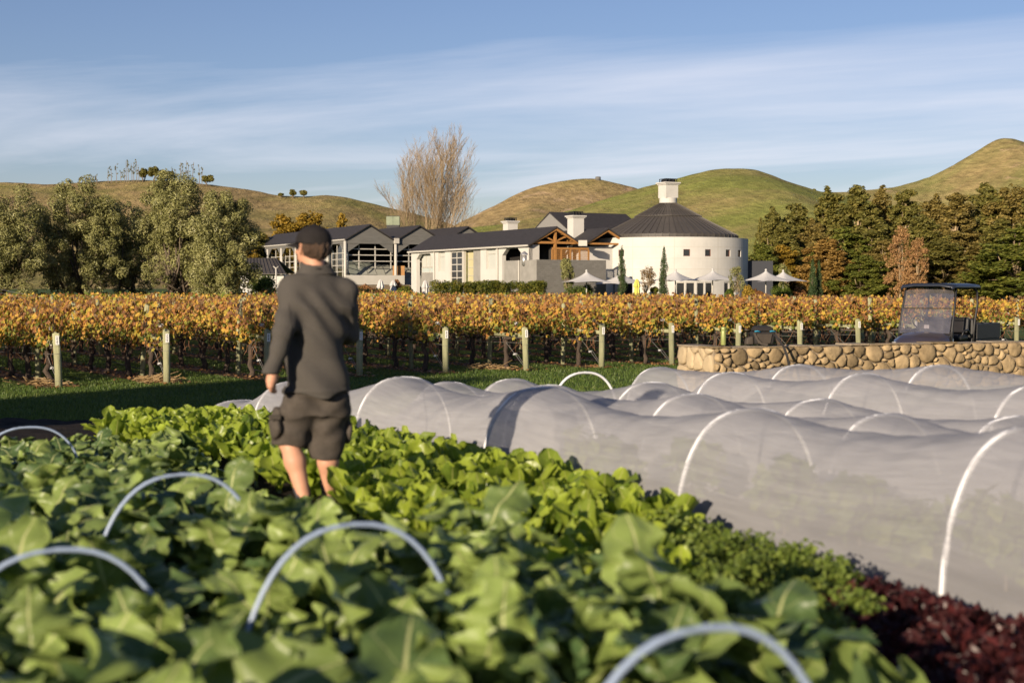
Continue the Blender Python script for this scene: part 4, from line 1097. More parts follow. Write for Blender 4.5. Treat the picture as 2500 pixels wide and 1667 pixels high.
MAT_WOOD3 = lf("leaf_green_yellow", (0, (0.05, 0.07, 0.01)), (.5, (0.14, 0.16, 0.025)), (1, (0.25, 0.23, 0.04)), nscale=.12)
MAT_GOLD = lf("leaf_gold", (0, (0.11, 0.085, 0.01)), (.5, (0.3, 0.2, 0.025)), (1, (0.45, 0.28, 0.04)), nscale=.2)
MAT_ORANGE = lf("leaf_orange", (0, (0.14, 0.09, 0.02)), (.5, (0.33, 0.2, 0.05)), (1, (0.44, 0.3, 0.09)), nscale=.2)
MAT_PINK = lf("leaf_pink_red", (0, (0.2, 0.11, 0.045)), (.5, (0.37, 0.205, 0.085)), (1, (0.43, 0.29, 0.12)), nscale=.2)
MAT_CYPRESS = lf("cypress_leaf", (0, (0.018, 0.035, 0.012)), (.5, (0.045, 0.075, 0.022)), (1, (0.09, 0.13, 0.04)), trans=.1, nscale=1)
MAT_SHRUB = lf("shrub_leaf", (0, (0.03, 0.05, 0.008)), (.5, (0.09, 0.13, 0.018)), (1, (0.2, 0.22, 0.04)), nscale=1)
MAT_HEDGE = lf("hedge_leaf", (0, (0.03, 0.045, 0.008)), (.45, (0.1, 0.12, 0.015)), (.75, (0.2, 0.18, 0.02)), (1, (0.3, 0.2, 0.03)), nscale=.7)
MAT_REDSH = lf("red_shrub_leaf", (0, (0.1, 0.06, 0.02)), (.5, (0.28, 0.12, 0.045)), (1, (0.33, 0.2, 0.06)), nscale=1)

def tree_obj(name, base, lobes, n_, L, Wd, mat, seed, label, group=None, trunk_h=1.5, r0=.2, forks=1, bark=MAT_BARK, cat="tree", rnd=.7, up=.35, shell=.5, hang=0.0, clumps=None):
    r = random.Random(seed)
    t = empty(name, base, 0, label, cat, group)
    lo = [(q[0] - base[0], q[1] - base[1], q[2] - base[2], *q[3:]) for q in lobes]
    v, f = cloud(clump(lo, *clumps, seed) if clumps else lo, n_, L, Wd, seed, up, rnd, shell, hang)
    tag(mobj("crown", mesh_np("crown", v, f, mat), t), kind="stuff")
    mb = MB(); limbs(mb, (0, 0, 0), lo, r0, r, trunk_h, forks); mb.build("trunk", bark, t, True, world=False)
    return t
# ---- olives at the left
def olive(px, top, hw, d, seed, n_lobes, label, bottom=712, n_=15000, extra=()):
    r = random.Random(seed); m_ = d / F
    c = at(px, 715, d); z1 = at(px, top, d).z; z0 = at(px, bottom, d).z; W_ = hw * m_
    lo = []
    for k in range(n_lobes):
        f = (k + r.random()) / n_lobes
        env = math.sin(math.pi * min(1, .16 + f * .80)) ** .65
        a = r.uniform(0, 6.28); rad = W_ * env * (0.45 + 0.4 * r.random())
        s = r.uniform(.7, 1.25) * (.8 + .45 * env)
        lo.append((c.x + math.cos(a) * rad, c.y + math.sin(a) * rad * .9, z0 + .5 + (z1 - z0 - 1.0) * f, s * .92, s * .92, s * 1.15))
    for ex in extra:
        q = at(ex[0], ex[1], d - r.uniform(0.5, 2)); lo.append((q.x, q.y, q.z, ex[2], ex[2], ex[2] * 1.1))
    tree_obj("olive_tree", (c.x, c.y, gzf(c.x, c.y)), lo, int(n_ * 2.4), .19, .06, MAT_OLIVE, seed, label, "old olive trees behind the vines", trunk_h=1.5, r0=.2, forks=4, up=.3, rnd=.42, shell=.5, bark=MAT_BARK, clumps=(9, .36))
olive(-10, 466, 130, 83, 51, 22, "olive tree cut off by the left edge of the picture", n_=17000, extra=[(40, 690, .9), (70, 560, 1.0), (20, 620, 1.0), (85, 680, 1.0), (70, 620, 1.0)])
olive(185, 458, 98, 86, 52, 20, "round-topped silvery olive tree, second from the left edge", n_=17000, extra=[(150, 690, .9), (215, 680, .8), (255, 560, 1.0), (125, 640, .9), (265, 650, .9), (140, 560, 1.0)])
olive(310, 500, 66, 90, 53, 14, "shaded smaller olive tree behind its neighbours", n_=10000, extra=[(305, 640, .8), (290, 690, .6)])
olive(437, 434, 100, 87, 54, 22, "tallest olive tree with bright silvery top", n_=19000, extra=[(400, 600, .9), (440, 540, 1.), (380, 680, .7)])
olive(540, 468, 72, 84, 55, 17, "dark olive tree nearest the winery shed", n_=14000, extra=[(572, 645, .75), (492, 690, .7), (560, 690, .7), (505, 620, .7)])

# ---- wood at the right: five crowns shared by the trees, each tree a thing with its own size and tint
def cone_lobes(seed, H=10.0, W_=2.4, n_=46, base=.8, power=.8):
    r = random.Random(seed); lo = []
    for k in range(n_):
        f = ((k + r.random()) / n_) ** .9
        env = (1 - f) ** power * min(1, .45 + f * 3)
        a = r.uniform(0, 6.28); rad = W_ * env * (.35 + .5 * r.random()); s = (.42 + .55 * env) * r.uniform(.75, 1.2) * W_ / 2.4
        lo.append((math.cos(a) * rad, math.sin(a) * rad, base + (H - base) * f, s, s, s * 1.15))
    lo.append((0, 0, H - .1, .3, .3, .8))
    return lo
crown_sets = []
for k in range(7):
    lo = cone_lobes(200 + k, 10.0, 2.7 if k < 4 else 2.9, n_=34, power=(.75 if k < 4 else .5))
    v, f = cloud(clump(lo, 7, .42, k), 5000 if k == 6 else 17000, .3, .17, 300 + k, up=.25, rnd=.5, shell=.6)
    mb = MB(); limbs(mb, (0, 0, 0), lo[::2], .2, random.Random(k), 3.0); mb.tube([(0, 0, 2.8), (.1, .1, 6), (0, 0, 9.4)], [.13, .09, .03], 6)
    crown_sets.append((v, f, mb.mesh("trunk", MAT_BARKP, True)))
cm_cache = {}
def wood(px, top, hw, d, kind, mat, label, rz, group="trees of the wood at the right"):
    key = (kind, mat.name)
    if key not in cm_cache: cm_cache[key] = mesh_np("crown", crown_sets[kind][0], crown_sets[kind][1], mat)
    c = at(px, 700, d); g = gzf(c.x, c.y); h = at(px, top, d).z - g
    t = empty("wood_tree", (c.x, c.y, g), rz, label, "tree", group)
    sx = hw * d / F / 1.5; t.scale = (sx, sx, h / 10.3)
    tag(mobj("crown", cm_cache[key], t), kind="stuff"); mobj("trunk", crown_sets[kind][2], t)
wood(1884, 512, 40, 196, 0, MAT_WOOD1, "dark tree at the left end of the wood", .3)
wood(1945, 500, 52, 200, 1, MAT_WOOD1, "second dark tree of the wood, lower than its right neighbour", 1.2)
wood(2022, 470, 55, 205, 2, MAT_WOOD1, "dark pointed tree below the saddle between the green hills", 2.2)
wood(2094, 460, 62, 200, 3, MAT_WOOD1, "broad dark tree behind the slim paired cypresses, one of the tallest", .7)
wood(2152, 462, 48, 208, 0, MAT_WOOD2, "narrow brownish tree right of the broad dark tree", 3.1)
wood(2208, 466, 55, 206, 1, MAT_WOOD1, "dark tree rising behind the pink leaved tree", 4.0)
wood(2280, 488, 55, 204, 2, MAT_WOOD2, "brownish tree above the cart, lower than its neighbours", 5.0)
wood(2335, 478, 60, 202, 3, MAT_WOOD2, "rust brown tree right above the cart roof", 1.9)
wood(2402, 458, 56, 206, 4, MAT_WOOD1, "pointed dark tree behind the cart's cargo box", .2)
wood(2466, 460, 55, 204, 5, MAT_WOOD2, "brown pointed tree near the right edge", 2.8)
wood(2530, 468, 60, 200, 0, MAT_WOOD1, "tree cut off by the right edge of the picture", 1.0)
wood(2060, 560, 60, 188, 4, MAT_WOOD3, "lower green tree in front of the broad dark tree", 2.0)
wood(2300, 590, 65, 186, 5, MAT_WOOD1, "low dark tree just above the cart roof", .9)
wood(2385, 600, 60, 184, 2, MAT_WOOD2, "low brown tree behind the cart's rear strut", 1.6)
wood(2490, 560, 78, 176, 4, MAT_WOOD3, "bright yellow-green tree at the right edge", 2.4)
wood(1862, 598, 34, 180, 5, MAT_WOOD3, "small yellow-green tree beside the dark annex", .5)
wood(1905, 602, 40, 183, 4, MAT_GOLD, "small golden tree behind the rightmost umbrella", 1.5)
wood(2020, 586, 46, 180, 5, MAT_ORANGE, "orange leaved tree right of the paired cypresses", 2.6)
wood(2196, 556, 24, 172, 6, MAT_PINK, "thin pink-orange tree left of the cart", .8)
wood(2240, 584, 22, 170, 6, MAT_PINK, "pink-red tree partly behind the cart roof", 2.9)
wood(1856, 536, 15, 215, 3, MAT_WOOD1, "little dark round-headed tree against the green hill", .1)
wood(1910, 548, 44, 190, 3, MAT_WOOD1, "dark tree behind the small golden tree", 4.4)
wood(1985, 540, 46, 192, 0, MAT_WOOD2, "brownish tree behind the paired cypresses", 5.2)
wood(2120, 530, 52, 188, 1, MAT_WOOD1, "dark tree in front of the narrow brownish one", 3.6)
wood(2160, 590, 44, 182, 4, MAT_WOOD2, "low brown tree left of the thin pink-orange tree", 2.7)
wood(2250, 530, 52, 190, 5, MAT_WOOD1, "dark green tree right behind the pink-red tree", 1.1)
wood(2440, 540, 56, 188, 3, MAT_WOOD1, "dark tree left of the bright yellow-green one", 3.9)
wood(2110, 625, 40, 176, 5, MAT_WOOD3, "low green tree at the wood's edge right of the orange one", 4.9)
# golden trees behind the grey hall
wood(622, 565, 42, 222, 5, MAT_WOOD1, "dark green tree between the olives and the grey hall", .4, "trees behind the grey hall")
wood(598, 590, 30, 216, 4, MAT_GOLD, "yellow-green tree just right of the olives", 2.4, "trees behind the grey hall")
wood(686, 530, 46, 250, 4, MAT_GOLD, "golden tree behind the left end of the grey hall", 1.4, "trees behind the grey hall")
wood(758, 522, 50, 250, 5, MAT_GOLD, "golden tree behind the person's cap", 3.4, "trees behind the grey hall")
wood(836, 526, 26, 252, 3, MAT_GOLD, "small golden tree behind the ridge right of the person", .4, "trees behind the grey hall")

# ---- bare poplar behind the hall
pr = random.Random(5); pop = MB(); tw = MB()
pc = at(1052, 700, 225); pg = gzf(pc.x, pc.y)
def grow(mb, p, d, L_, r0, lvl):
    pts = [p]; q = Vector(p); dd = Vector(d)
    for k in range(4):
        dd = (dd + Vector((pr.gauss(0, .045), pr.gauss(0, .045), (.05, .07, .05, .03)[lvl]))).normalized()
        q = q + dd * L_ / 4; pts.append(q.copy())
    (pop if lvl < 2 else tw).tube(pts, [r0, r0 * .82, r0 * .66, r0 * .5, r0 * .22], 5 if lvl == 0 else 3, False)
    if lvl >= 3: return
    nb = (18, 8, 5)[lvl]
    for k in range(nb):
        f = .3 + .68 * (k + pr.random()) / nb
        i_ = min(3, int(f * 4)); a = pts[i_].lerp(pts[i_ + 1], f * 4 - i_)
        ax = Vector((pr.gauss(0, 1), pr.gauss(0, 1), 0)).normalized()
        nd_ = (dd * .6 + (pts[i_ + 1] - pts[i_]).normalized() * .5 + ax * (.56, .5, .5)[lvl]).normalized()
        grow(mb, a, nd_, L_ * (.42, .5, .55)[lvl] * (1.15 - .55 * f) * pr.uniform(.8, 1.15), r0 * (.3, .5, .7)[lvl], lvl + 1)
for (tx, ty, r0) in ((960, 395, .2), (985, 350, .2), (1020, 358, .24), (1048, 380, .2), (1066, 332, .3), (1086, 335, .26), (1110, 358, .24), (1138, 372, .2), (1158, 452, .16), (948, 455, .15), (1000, 420, .15), (1125, 430, .16)):
    tx = 1052 + (tx - 1052) * .98; tgt = at(tx, ty, 225 + pr.uniform(-5, 5)); b0 = Vector((pc.x + (tx - 1052) * .012, pc.y + pr.uniform(-1, 1), pg))
    v = tgt - b0; grow(pop, b0 - Vector((0, 0, 0)), (v.normalized() - Vector((0, 0, .16))).normalized(), v.length * .86, r0 * .7, 0)
pt = empty("bare_poplar", (pc.x, pc.y, pg), 0, "tall bare tree with fan of pale upright branches behind the slate roofs", "tree")
pop.build("branches", MAT_BARKP, pt, True); tag(tw.build("twigs", MAT_BARKP, pt), kind="stuff")

# ---- cypresses
def cypress(px, top, hw, d, seed, label):
    c = at(px, 712, d); g = gzf(c.x, c.y); H = at(px, top, d).z - g; w = hw * d / F; r = random.Random(seed)
    lo = []
    for k in range(34):
        f = (k + r.random()) / 34; env = min(1, .55 + f * 2.2) * (1 - f) ** .55 + .03; a = r.uniform(0, 6.28)
        lo.append((c.x + math.cos(a) * w * env * .45, c.y + math.sin(a) * w * env * .45, g + .15 + (H - .4) * f, w * env * .62 + .04, w * env * .62 + .04, .42))
    tree_obj("cypress", (c.x, c.y, g), lo, 4200, .16, .06, MAT_CYPRESS, seed, label, "slim cypresses", trunk_h=.6, r0=.07, hang=-.8, rnd=.45, up=.6)
cypress(1518, 600, 14, 139, 61, "slim cypress in front of the second umbrella")
cypress(1621, 600, 15, 139, 62, "slim dark cypress standing at the middle of the round hall")
cypress(1984, 630, 12.5, 138, 63, "left one of two slim cypresses standing close together")
cypress(1998, 634, 12, 139, 64, "right one of two slim cypresses standing close together")

# ---- hedges and shrubs before the buildings
def shrub(px, top, hw, d, mat, seed, label, n_=2600, L=.16, Wd=.1, cat="shrub", name="shrub"):
    c = at(px, 708, d); g = gzf(c.x, c.y); H = at(px, top, d).z - g; w = hw * d / F; r = random.Random(seed); lo = []
    for k in range(14):
        a = r.uniform(0, 6.28); q = r.random() ** .6 * .62; f = r.random(); s = w * r.uniform(.3, .46)
        lo.append((c.x + math.cos(a) * w * q, c.y + math.sin(a) * w * q, g + H * (.25 + .6 * f * (1 - q * .5)), s, s, min(s, H * .3)))
    tree_obj(name, (c.x, c.y, g), lo, n_, L, Wd, mat, seed, label, None, trunk_h=H * .3, r0=.05, cat=cat, shell=.6)
c0 = at(1058, 710, 128); c1 = at(1326, 710, 134); hl = []; r = random.Random(9); zt = at(1190, 684, 131).z
for k in range(170):
    f = r.random(); x = c0.x + (c1.x - c0.x) * f; y = c0.y + (c1.y - c0.y) * f + r.uniform(-.5, .5); hl.append((x, y, zt - .35 - 1.5 * r.random() ** 1.4, .5, .45, .38))
tree_obj("hedge", ((c0.x + c1.x) / 2, 131, gzf(0, 131)), hl, 30000, .14, .09, MAT_HEDGE, 71, "clipped green and gold hedge before the white wing", trunk_h=.4, r0=.05, cat="hedge", shell=.5)
shrub(640, 662, 40, 104, MAT_SHRUB, 72, "rounded light green bush beside the person's shoulder", 5200, .15, .08)
shrub(888, 690, 30, 126, MAT_REDSH, 73, "red-brown bush in front of the white parapet")
shrub(915, 704, 24, 122, MAT_REDSH, 74, "low rusty bush left of the folded umbrellas")
shrub(972, 678, 22, 131, MAT_REDSH, 75, "tall red leaved bush behind the folded umbrellas")
shrub(992, 697, 24, 124, MAT_HEDGE, 76, "green and rust bush right of the folded umbrellas")
shrub(1398, 688, 33, 137, MAT_SHRUB, 77, "dark green bush under the first open umbrella")
shrub(1432, 690, 24, 141, MAT_SHRUB, 78, "dark bush beneath the first umbrella's pole")
shrub(1600, 690, 15, 141, MAT_HEDGE, 79, "small bush left of the tallest slim cypress")
shrub(1825, 697, 20, 136, MAT_GOLD, 80, "low golden bush at the right foot of the round hall")
shrub(1784, 699, 16, 137, MAT_SHRUB, 81, "low green bush before the hall's right doors")
shrub(1905, 694, 30, 150, MAT_SHRUB, 82, "dark bush under the two right umbrellas")
shrub(1850, 699, 18, 145, MAT_REDSH, 83, "rusty low bush before the dark annex")
shrub(1955, 700, 24, 152, MAT_REDSH, 84, "red-brown low bush left of the paired cypresses")
def small_tree(px, top, hw, d, mat, seed, label, n_, bark=MAT_BARKP):
    c = at(px, 708, d); g = gzf(c.x, c.y); z1 = at(px, top, d).z; w = hw * d / F; r = random.Random(seed); lo = []
    for k in range(22):
        a = r.uniform(0, 6.28); f = r.random(); env = math.sin(math.pi * (.2 + .7 * f)) ** .7; q = r.random() ** .5
        lo.append((c.x + math.cos(a) * w * env * q * .8, c.y + math.sin(a) * w * env * q * .8, g + (z1 - g) * (.38 + .56 * f), w * .26, w * .26, w * .36))
    tree_obj("small_tree", (c.x, c.y, g), lo, int(n_ * 1.6), .2, .08, mat, seed, label, None, trunk_h=(z1 - g) * .3, r0=.055, forks=4, bark=bark, shell=.8)
small_tree(1383, 630, 24, 141, MAT_OLIVE, 91, "young silvery olive against the grey terrace wall", 2600)
small_tree(1582, 652, 23, 140, lf("sparse_leaf", (0, (.16, .1, .05)), (1, (.3, .22, .12))), 92, "small nearly bare tree before the round hall", 700)
small_tree(1797, 652, 24, 143, MAT_OLIVE, 93, "pale sparse young olive at the right of the round hall", 900)
small_tree(1913, 642, 22, 160, MAT_OLIVE, 94, "pale young olive behind the rightmost umbrellas", 1100)

# ---- on the hill tops
def hill_pine(px, top, bot, d, hw, seed, label):
    c = at(px, bot, d); H = at(px, top, d).z - c.z; w = hw * d / F; r = random.Random(seed); lo = []
    for k in range(14):
        a = r.uniform(0, 6.28); q = r.random() ** .5 * .6; lo.append((c.x + math.cos(a) * w * q, c.y + math.sin(a) * w * q, c.z + H * (.45 + .45 * r.random()), w * .42, w * .42, H * .16))
    tree_obj("hilltop_tree", (c.x, c.y, c.z - 2), lo, 1500, 1.3, .7, MAT_WOOD1, seed, label, "trees on the left hill top", trunk_h=H * .4 + 2, r0=.5, forks=2)
hill_pine(350, 412, 442, 895, 11, 1, "small dark pine on the left hill, left of the tallest one")
hill_pine(373, 406, 442, 895, 15, 2, "tallest dark pine on the left hill top")
hill_pine(398, 416, 444, 895, 10, 3, "thin pine on the left hill, right of the tallest one")
hill_pine(416, 419, 445, 895, 11, 4, "small round pine above the tallest olive's left shoulder")
hill_pine(507, 429, 452, 893, 16, 5, "low spreading pine above the dark olive tree")
hill_pine(686, 473, 482, 893, 7, 6, "tiny bush on the ridge left of the person's cap")
hill_pine(715, 464, 482, 893, 9, 7, "little tree on the ridge above the person's cap")
hill_pine(741, 466, 481, 893, 10, 8, "little dark tree on the ridge right of the person's cap")
hill_pine(1985, 462, 474, 1240, 12, 9, "dark bush in the saddle between the green hills at the right")
MAT_STALK = M("pale_stalk", (0.16, 0.125, 0.1), .9, .2)
def slender(px, top, bot, i_, d=893):
    c = at(px, bot, d); H = at(px, top, d).z - c.z + 4; rr_ = random.Random(i_ * 13)
    t = empty("slender_tree", (c.x, c.y, c.z - 4), 0, "slender bare young tree standing on the left hill top", "tree", "slender bare trees on the left hill top")
    mb = MB(); mb.tube([(0, 0, 0), (rr_.uniform(-.4, .4), 0, H * .5), (rr_.uniform(-.5, .5), 0, H)], [.3, .22, .12], 4); mb.build("trunk", MAT_STALK, t, world=False)
    lo = [(rr_.uniform(-.9, .9), rr_.uniform(-.5, .5), H * rr_.uniform(.55, 1.02), .4, .4, .55) for _ in range(7)]
    v, f = cloud(lo, 60, .8, .45, i_); tag(mobj("crown", mesh_np("crown", v, f, MAT_WOOD1), t), kind="stuff")
for i_, (px, tp) in enumerate(((194, 432), (202, 430), (212, 428), (219, 426), (228, 430), (236, 427), (265, 411), (271, 409), (284, 402), (296, 419), (304, 412), (309, 393), (314, 396), (322, 398), (327, 396), (333, 392), (338, 402), (422, 411), (429, 414), (441, 396), (447, 399), (455, 392), (461, 402), (472, 396), (486, 405), (494, 410))):
    slender(px, tp, 446, i_ + 20)
c = at(1460, 438.5, 1149); tk = MB(); tk.lathe([(2.2, -1.2), (2.2, 1.9), (1.9, 2.2), (.2, 2.4)], 16, (c.x, c.y, c.z)); tag(tk.build("water_tank", MAT_GREYP, None, True), "small round water tank on top of the brown hill", "tank")
# rocks on the far right hill
for i_, (px, py, s) in enumerate(((2290, 444, 3.6), (2262, 446, 2.2), (2342, 427, 2.0), (2328, 436, 2.4), (2355, 426, 1.6), (2490, 446, 2.4))):
    pass

# ---- tall tree outside the frame at the left: it throws the shade that lies across the headland
lo = []; r = random.Random(33)
for k in range(60):
    f = (k + r.random()) / 60; a = r.uniform(0, 6.28); q = r.random() ** .5 * 1.5 * (1 - f * .5); lo.append((-19.2 + math.cos(a) * q, 4.6 + math.sin(a) * q, 3.2 + 6.3 * f, .85, .85, .95))
tree_obj("wood_tree", (-19.2, 4.6, gzf(-19.2, 4.6)), lo, 9000, .34, .2, MAT_WOOD3, 99, "tall leafy tree beyond the left edge that shades the lawn", None, trunk_h=4, r0=.3)

lo = []; r = random.Random(34)
for k in range(46):
    f = (k + r.random()) / 46; a = r.uniform(0, 6.28); q = r.random() ** .5 * 1.6 * (1 - f * .5); lo.append((-17.2 + math.cos(a) * q, 3.5 + math.sin(a) * q, 3.0 + 4.6 * f, .85, .85, .95))
tree_obj("wood_tree", (-17.2, 3.5, gzf(-17.2, 3.5)), lo, 8000, .34, .2, MAT_WOOD3, 98, "lower leafy tree beyond the left edge beside the tall one", None, trunk_h=4, r0=.3)
# ================================================================ stone wall, bag, flask
MAT_MORTAR = M("wall_mortar", (0.25, 0.2, 0.14), 0.95, 0.2, 6, bump=0.8, bscale=30)
MAT_STONE = M("field_stone", (0.25, 0.185, 0.105), 0.9, 0.28, 5.0, bump=0.7, bscale=16, objrand=0.36, spec=.2)
MAT_STONE_SUNLIT = M("sunlit_dressed_stone", (0.35, 0.275, 0.175), 0.85, 0.12, 4.0, bump=0.35, bscale=18, objrand=0.12, spec=.2)
def clip(poly, a, b_, c):       # keep a*x+b*y<=c
    out_ = []
    for i in range(len(poly)):
        p, q = poly[i], poly[(i + 1) % len(poly)]
        fp, fq = a * p[0] + b_ * p[1] - c, a * q[0] + b_ * q[1] - c
        if fp <= 0: out_.append(p)
        if fp * fq < 0:
            t = fp / (fp - fq); out_.append((p[0] + (q[0] - p[0]) * t, p[1] + (q[1] - p[1]) * t))
    return out_
def voronoi(seeds, wts, x0, x1, y0, y1):
    cells = []
    for i, s in enumerate(seeds):
        poly = [(x0, y0), (x1, y0), (x1, y1), (x0, y1)]
        for j, t in enumerate(seeds):
            if i == j or abs(t[0] - s[0]) > 1.1: continue
            a, b_ = t[0] - s[0], t[1] - s[1]; d2 = a * a + b_ * b_
            c = a * (s[0] + t[0]) / 2 + b_ * (s[1] + t[1]) / 2 + (wts[i] - wts[j]) / 2 * 1.0
            poly = clip(poly, a, b_, c)
            if len(poly) < 3: break
        if len(poly) >= 3: cells.append(poly)
    return cells
def stone(poly, fr, parent, mat, gap=.018, bulge=.06, r=None, name="stone"):
    cx_, cy_ = sum(p[0] for p in poly) / len(poly), sum(p[1] for p in poly) / len(poly)
    size = math.sqrt(max(1e-4, abs(sum(poly[i][0] * poly[(i + 1) % len(poly)][1] - poly[(i + 1) % len(poly)][0] * poly[i][1] for i in range(len(poly)))) / 2))
    if size < .05: return
    k = max(.4, 1 - 2 * gap / size)
    pts = [(cx_ + (p[0] - cx_) * k, cy_ + (p[1] - cy_) * k) for p in poly]
    for _ in range(2):     # round the corners
        q = []
        for i in range(len(pts)):
            a, b_ = pts[i], pts[(i + 1) % len(pts)]; q += [(a[0] * .75 + b_[0] * .25, a[1] * .75 + b_[1] * .25), (a[0] * .25 + b_[0] * .75, a[1] * .25 + b_[1] * .75)]
        pts = q
        if len(pts) > 14: break
    n_ = len(pts); vs = []; prof = [(1.0, -.02), (1.02, bulge * .45), (.9, bulge * .85), (.6, bulge * 1.05)]
    tiltx, tilty = r.uniform(-.12, .12), r.uniform(-.12, .12)
    for kk, o in prof:
        for p in pts:
            dx, dy = (p[0] - cx_) * kk, (p[1] - cy_) * kk
            vs.append(fr.P(cx_ + dx, cy_ + dy, o + (dx * tiltx + dy * tilty + r.uniform(-.008, .008)) * (o > 0)))
    vs.append(fr.P(cx_, cy_, bulge * 1.08))
    fs = [(i * n_ + k, i * n_ + (k + 1) % n_, (i + 1) * n_ + (k + 1) % n_, (i + 1) * n_ + k) for i in range(len(prof) - 1) for k in range(n_)]
    fs += [((len(prof) - 1) * n_ + k, (len(prof) - 1) * n_ + (k + 1) % n_, len(vs) - 1) for k in range(n_)]
    MB().add(vs, fs).build(name, mat, parent, True)
SWd = Vector((0.91, 0.415, 0)).normalized(); SWn = Vector((SWd.y, -SWd.x, 0))
s0p = at(1742, 900, 26.0); SWF = Fr((s0p.x, s0p.y), SWd, SWn)
SW = empty("stone_wall", (s0p.x, s0p.y, 0.0), label="low dry-stone wall of tan field stones behind the covered beds", cat="wall")
WT, WB, WLN, WTH = 0.90, -0.05, 9.6, 1.25; THK = .42
mb = MB(); SWF.box(mb, 0.012, WLN, WB, WT - .03, -THK, -0.012); SWF.box(mb, 0.012, THK, WB, WT - .031, -WTH, -THK + .001); mb.build("mortar_core", MAT_MORTAR, SW)
r = random.Random(12)
seeds, wts = [], []
x = .1
tries = 0
rad = []
while tries < 9000:                      # stones of very different size, thrown until the face is full
    tries += 1
    big = r.choice([.21, .18, .15, .12, .085]) if tries < 4500 else r.choice([.09, .07, .05])
    p = (r.uniform(0, WLN), r.uniform(WB + .02, WT - .04))
    if all((p[0] - q[0]) ** 2 + ((p[1] - q[1]) * 1.15) ** 2 > (big + rr_) ** 2 * .82 for q, rr_ in zip(seeds, rad)): seeds.append(p); rad.append(big); wts.append(big * big)
for (p) in voronoi(seeds, wts, 0.01, WLN, WB, WT - .02): stone(p, SWF, SW, MAT_STONE, r=r, gap=.016, bulge=r.uniform(.05, .085))
# dressed end of the wall; its stronger sunlight is put into the paler colour
SWE = Fr((s0p.x, s0p.y), -SWn, -SWd)
seeds = [(.13, .12), (.13, .62), (.42, .22), (.5, .68), (.34, .78), (.78, .2), (.74, .7), (1.05, .3), (1.02, .74), (.2, .86), (.62, .84)]
for p in voronoi(seeds, [0] * len(seeds), 0.0, WTH, WB, WT - .02): stone(p, SWE, SW, MAT_STONE_SUNLIT, r=r, gap=.01, bulge=.05)
# flat capping slabs
x = -.06
while x < WLN:
    w = r.uniform(.35, .7); mb = MB(); SWF.box(mb, x, x + w - .012, WT - .03, WT + r.uniform(-.028, .018), -THK - .02, .03 + r.uniform(-.03, .02)); mb.build("cap_slab", MAT_MORTAR if r.random() < .6 else MAT_STONE, SW, bevel=.012); x += w
mb = MB(); SWF.box(mb, -.02, THK, WT - .03, WT, -WTH - .02, -THK - .03); mb.build("cap_slab", MAT_MORTAR, SW, bevel=.012)
def on_wall(px, out=-.2):
    s, _ = SWF.sz(px, 845, out); return SWF.P(s, WT + .02, out)
# green flask
p = on_wall(1766); fl = empty("drink_flask", p, 0, "tall pale green metal flask standing on the wall's left end", "flask")
MAT_FLASK = M("green_enamel", (0.24, 0.27, 0.09), 0.4, 0.05, metallic=.15)
MB().lathe([(.046, .0), (.05, .01), (.05, .26), (.046, .275)], 18).build("bottle", MAT_FLASK, fl, True, world=False)
MB().lathe([(.047, .276), (.048, .28), (.048, .33), (.042, .338)], 18).build("cap", MAT_FLASK, fl, True, world=False)
# camera bag with strap
p = on_wall(1860); bag = empty("camera_bag", p, .2, "black shoulder bag with blue zip lining, open on top of the stone wall", "bag")
MAT_BAG = M("black_nylon", (0.018, 0.016, 0.016), .75, .2); MAT_BAGB = M("brown_nylon", (0.05, 0.04, 0.032), .8, .15); MAT_BLUE = M("blue_zip", (0.02, 0.22, 0.36), .6, .1)
mb = MB(); mb.hexa([(-.17, -.11, 0), (.19, -.11, 0), (.19, .12, 0), (-.17, .12, 0), (-.21, -.13, .24), (.22, -.13, .24), (.22, .13, .24), (-.21, .13, .24)]); mb.build("bag_body", MAT_BAG, bag, world=False, bevel=.03)
MB().hexa([(-.13, -.135, .02), (.12, -.135, .02), (.12, -.112, .02), (-.13, -.112, .02), (-.15, -.155, .2), (.15, -.155, .2), (.15, -.13, .2), (-.15, -.13, .2)]).build("front_pocket", MAT_BAGB, bag, world=False, bevel=.012)
MB().hexa([(-.2, -.12, .25), (.21, -.12, .25), (.21, .12, .26), (-.2, .12, .26), (-.16, -.06, .33), (.16, -.07, .34), (.14, .1, .36), (-.14, .1, .35)]).build("lid", MAT_BAG, bag, world=False, bevel=.03)
for x0 in (-.2, .1): MB().tube([(x0, -.14, .245), (x0 + .05, -.15, .255), (x0 + .11, -.145, .24)], .012, 6).build("zip", MAT_BLUE, bag, True, world=False)
MB().hexa([(-.34, -.09, 0), (-.19, -.09, 0), (-.19, .06, 0), (-.34, .06, 0), (-.32, -.07, .12), (-.2, -.08, .16), (-.2, .05, .16), (-.32, .05, .12)]).build("side_pouch", MAT_BAGB, bag, world=False, bevel=.025)
mb = MB(); pts = [(.2, -.1, .2), (.24, -.3, .06), (.26, -.42, -.02), (.31, -.47, -.2), (.36, -.47, -.42), (.4, -.46, -.6)]
for a, b_ in zip(pts[:-1], pts[1:]): mb.bar(a, b_, .045, .008, up=(0, 1, .2))
mb.build("strap", MAT_BAG, bag, world=False)
mb = MB(); pts = [(-.2, -.12, .22), (-.17, -.2, .1), (-.1, -.22, .02), (.02, -.25, .0)]
for a, b_ in zip(pts[:-1], pts[1:]): mb.bar(a, b_, .04, .008, up=(0, 1, .2))
mb.build("strap", MAT_BAGB, bag, world=False)

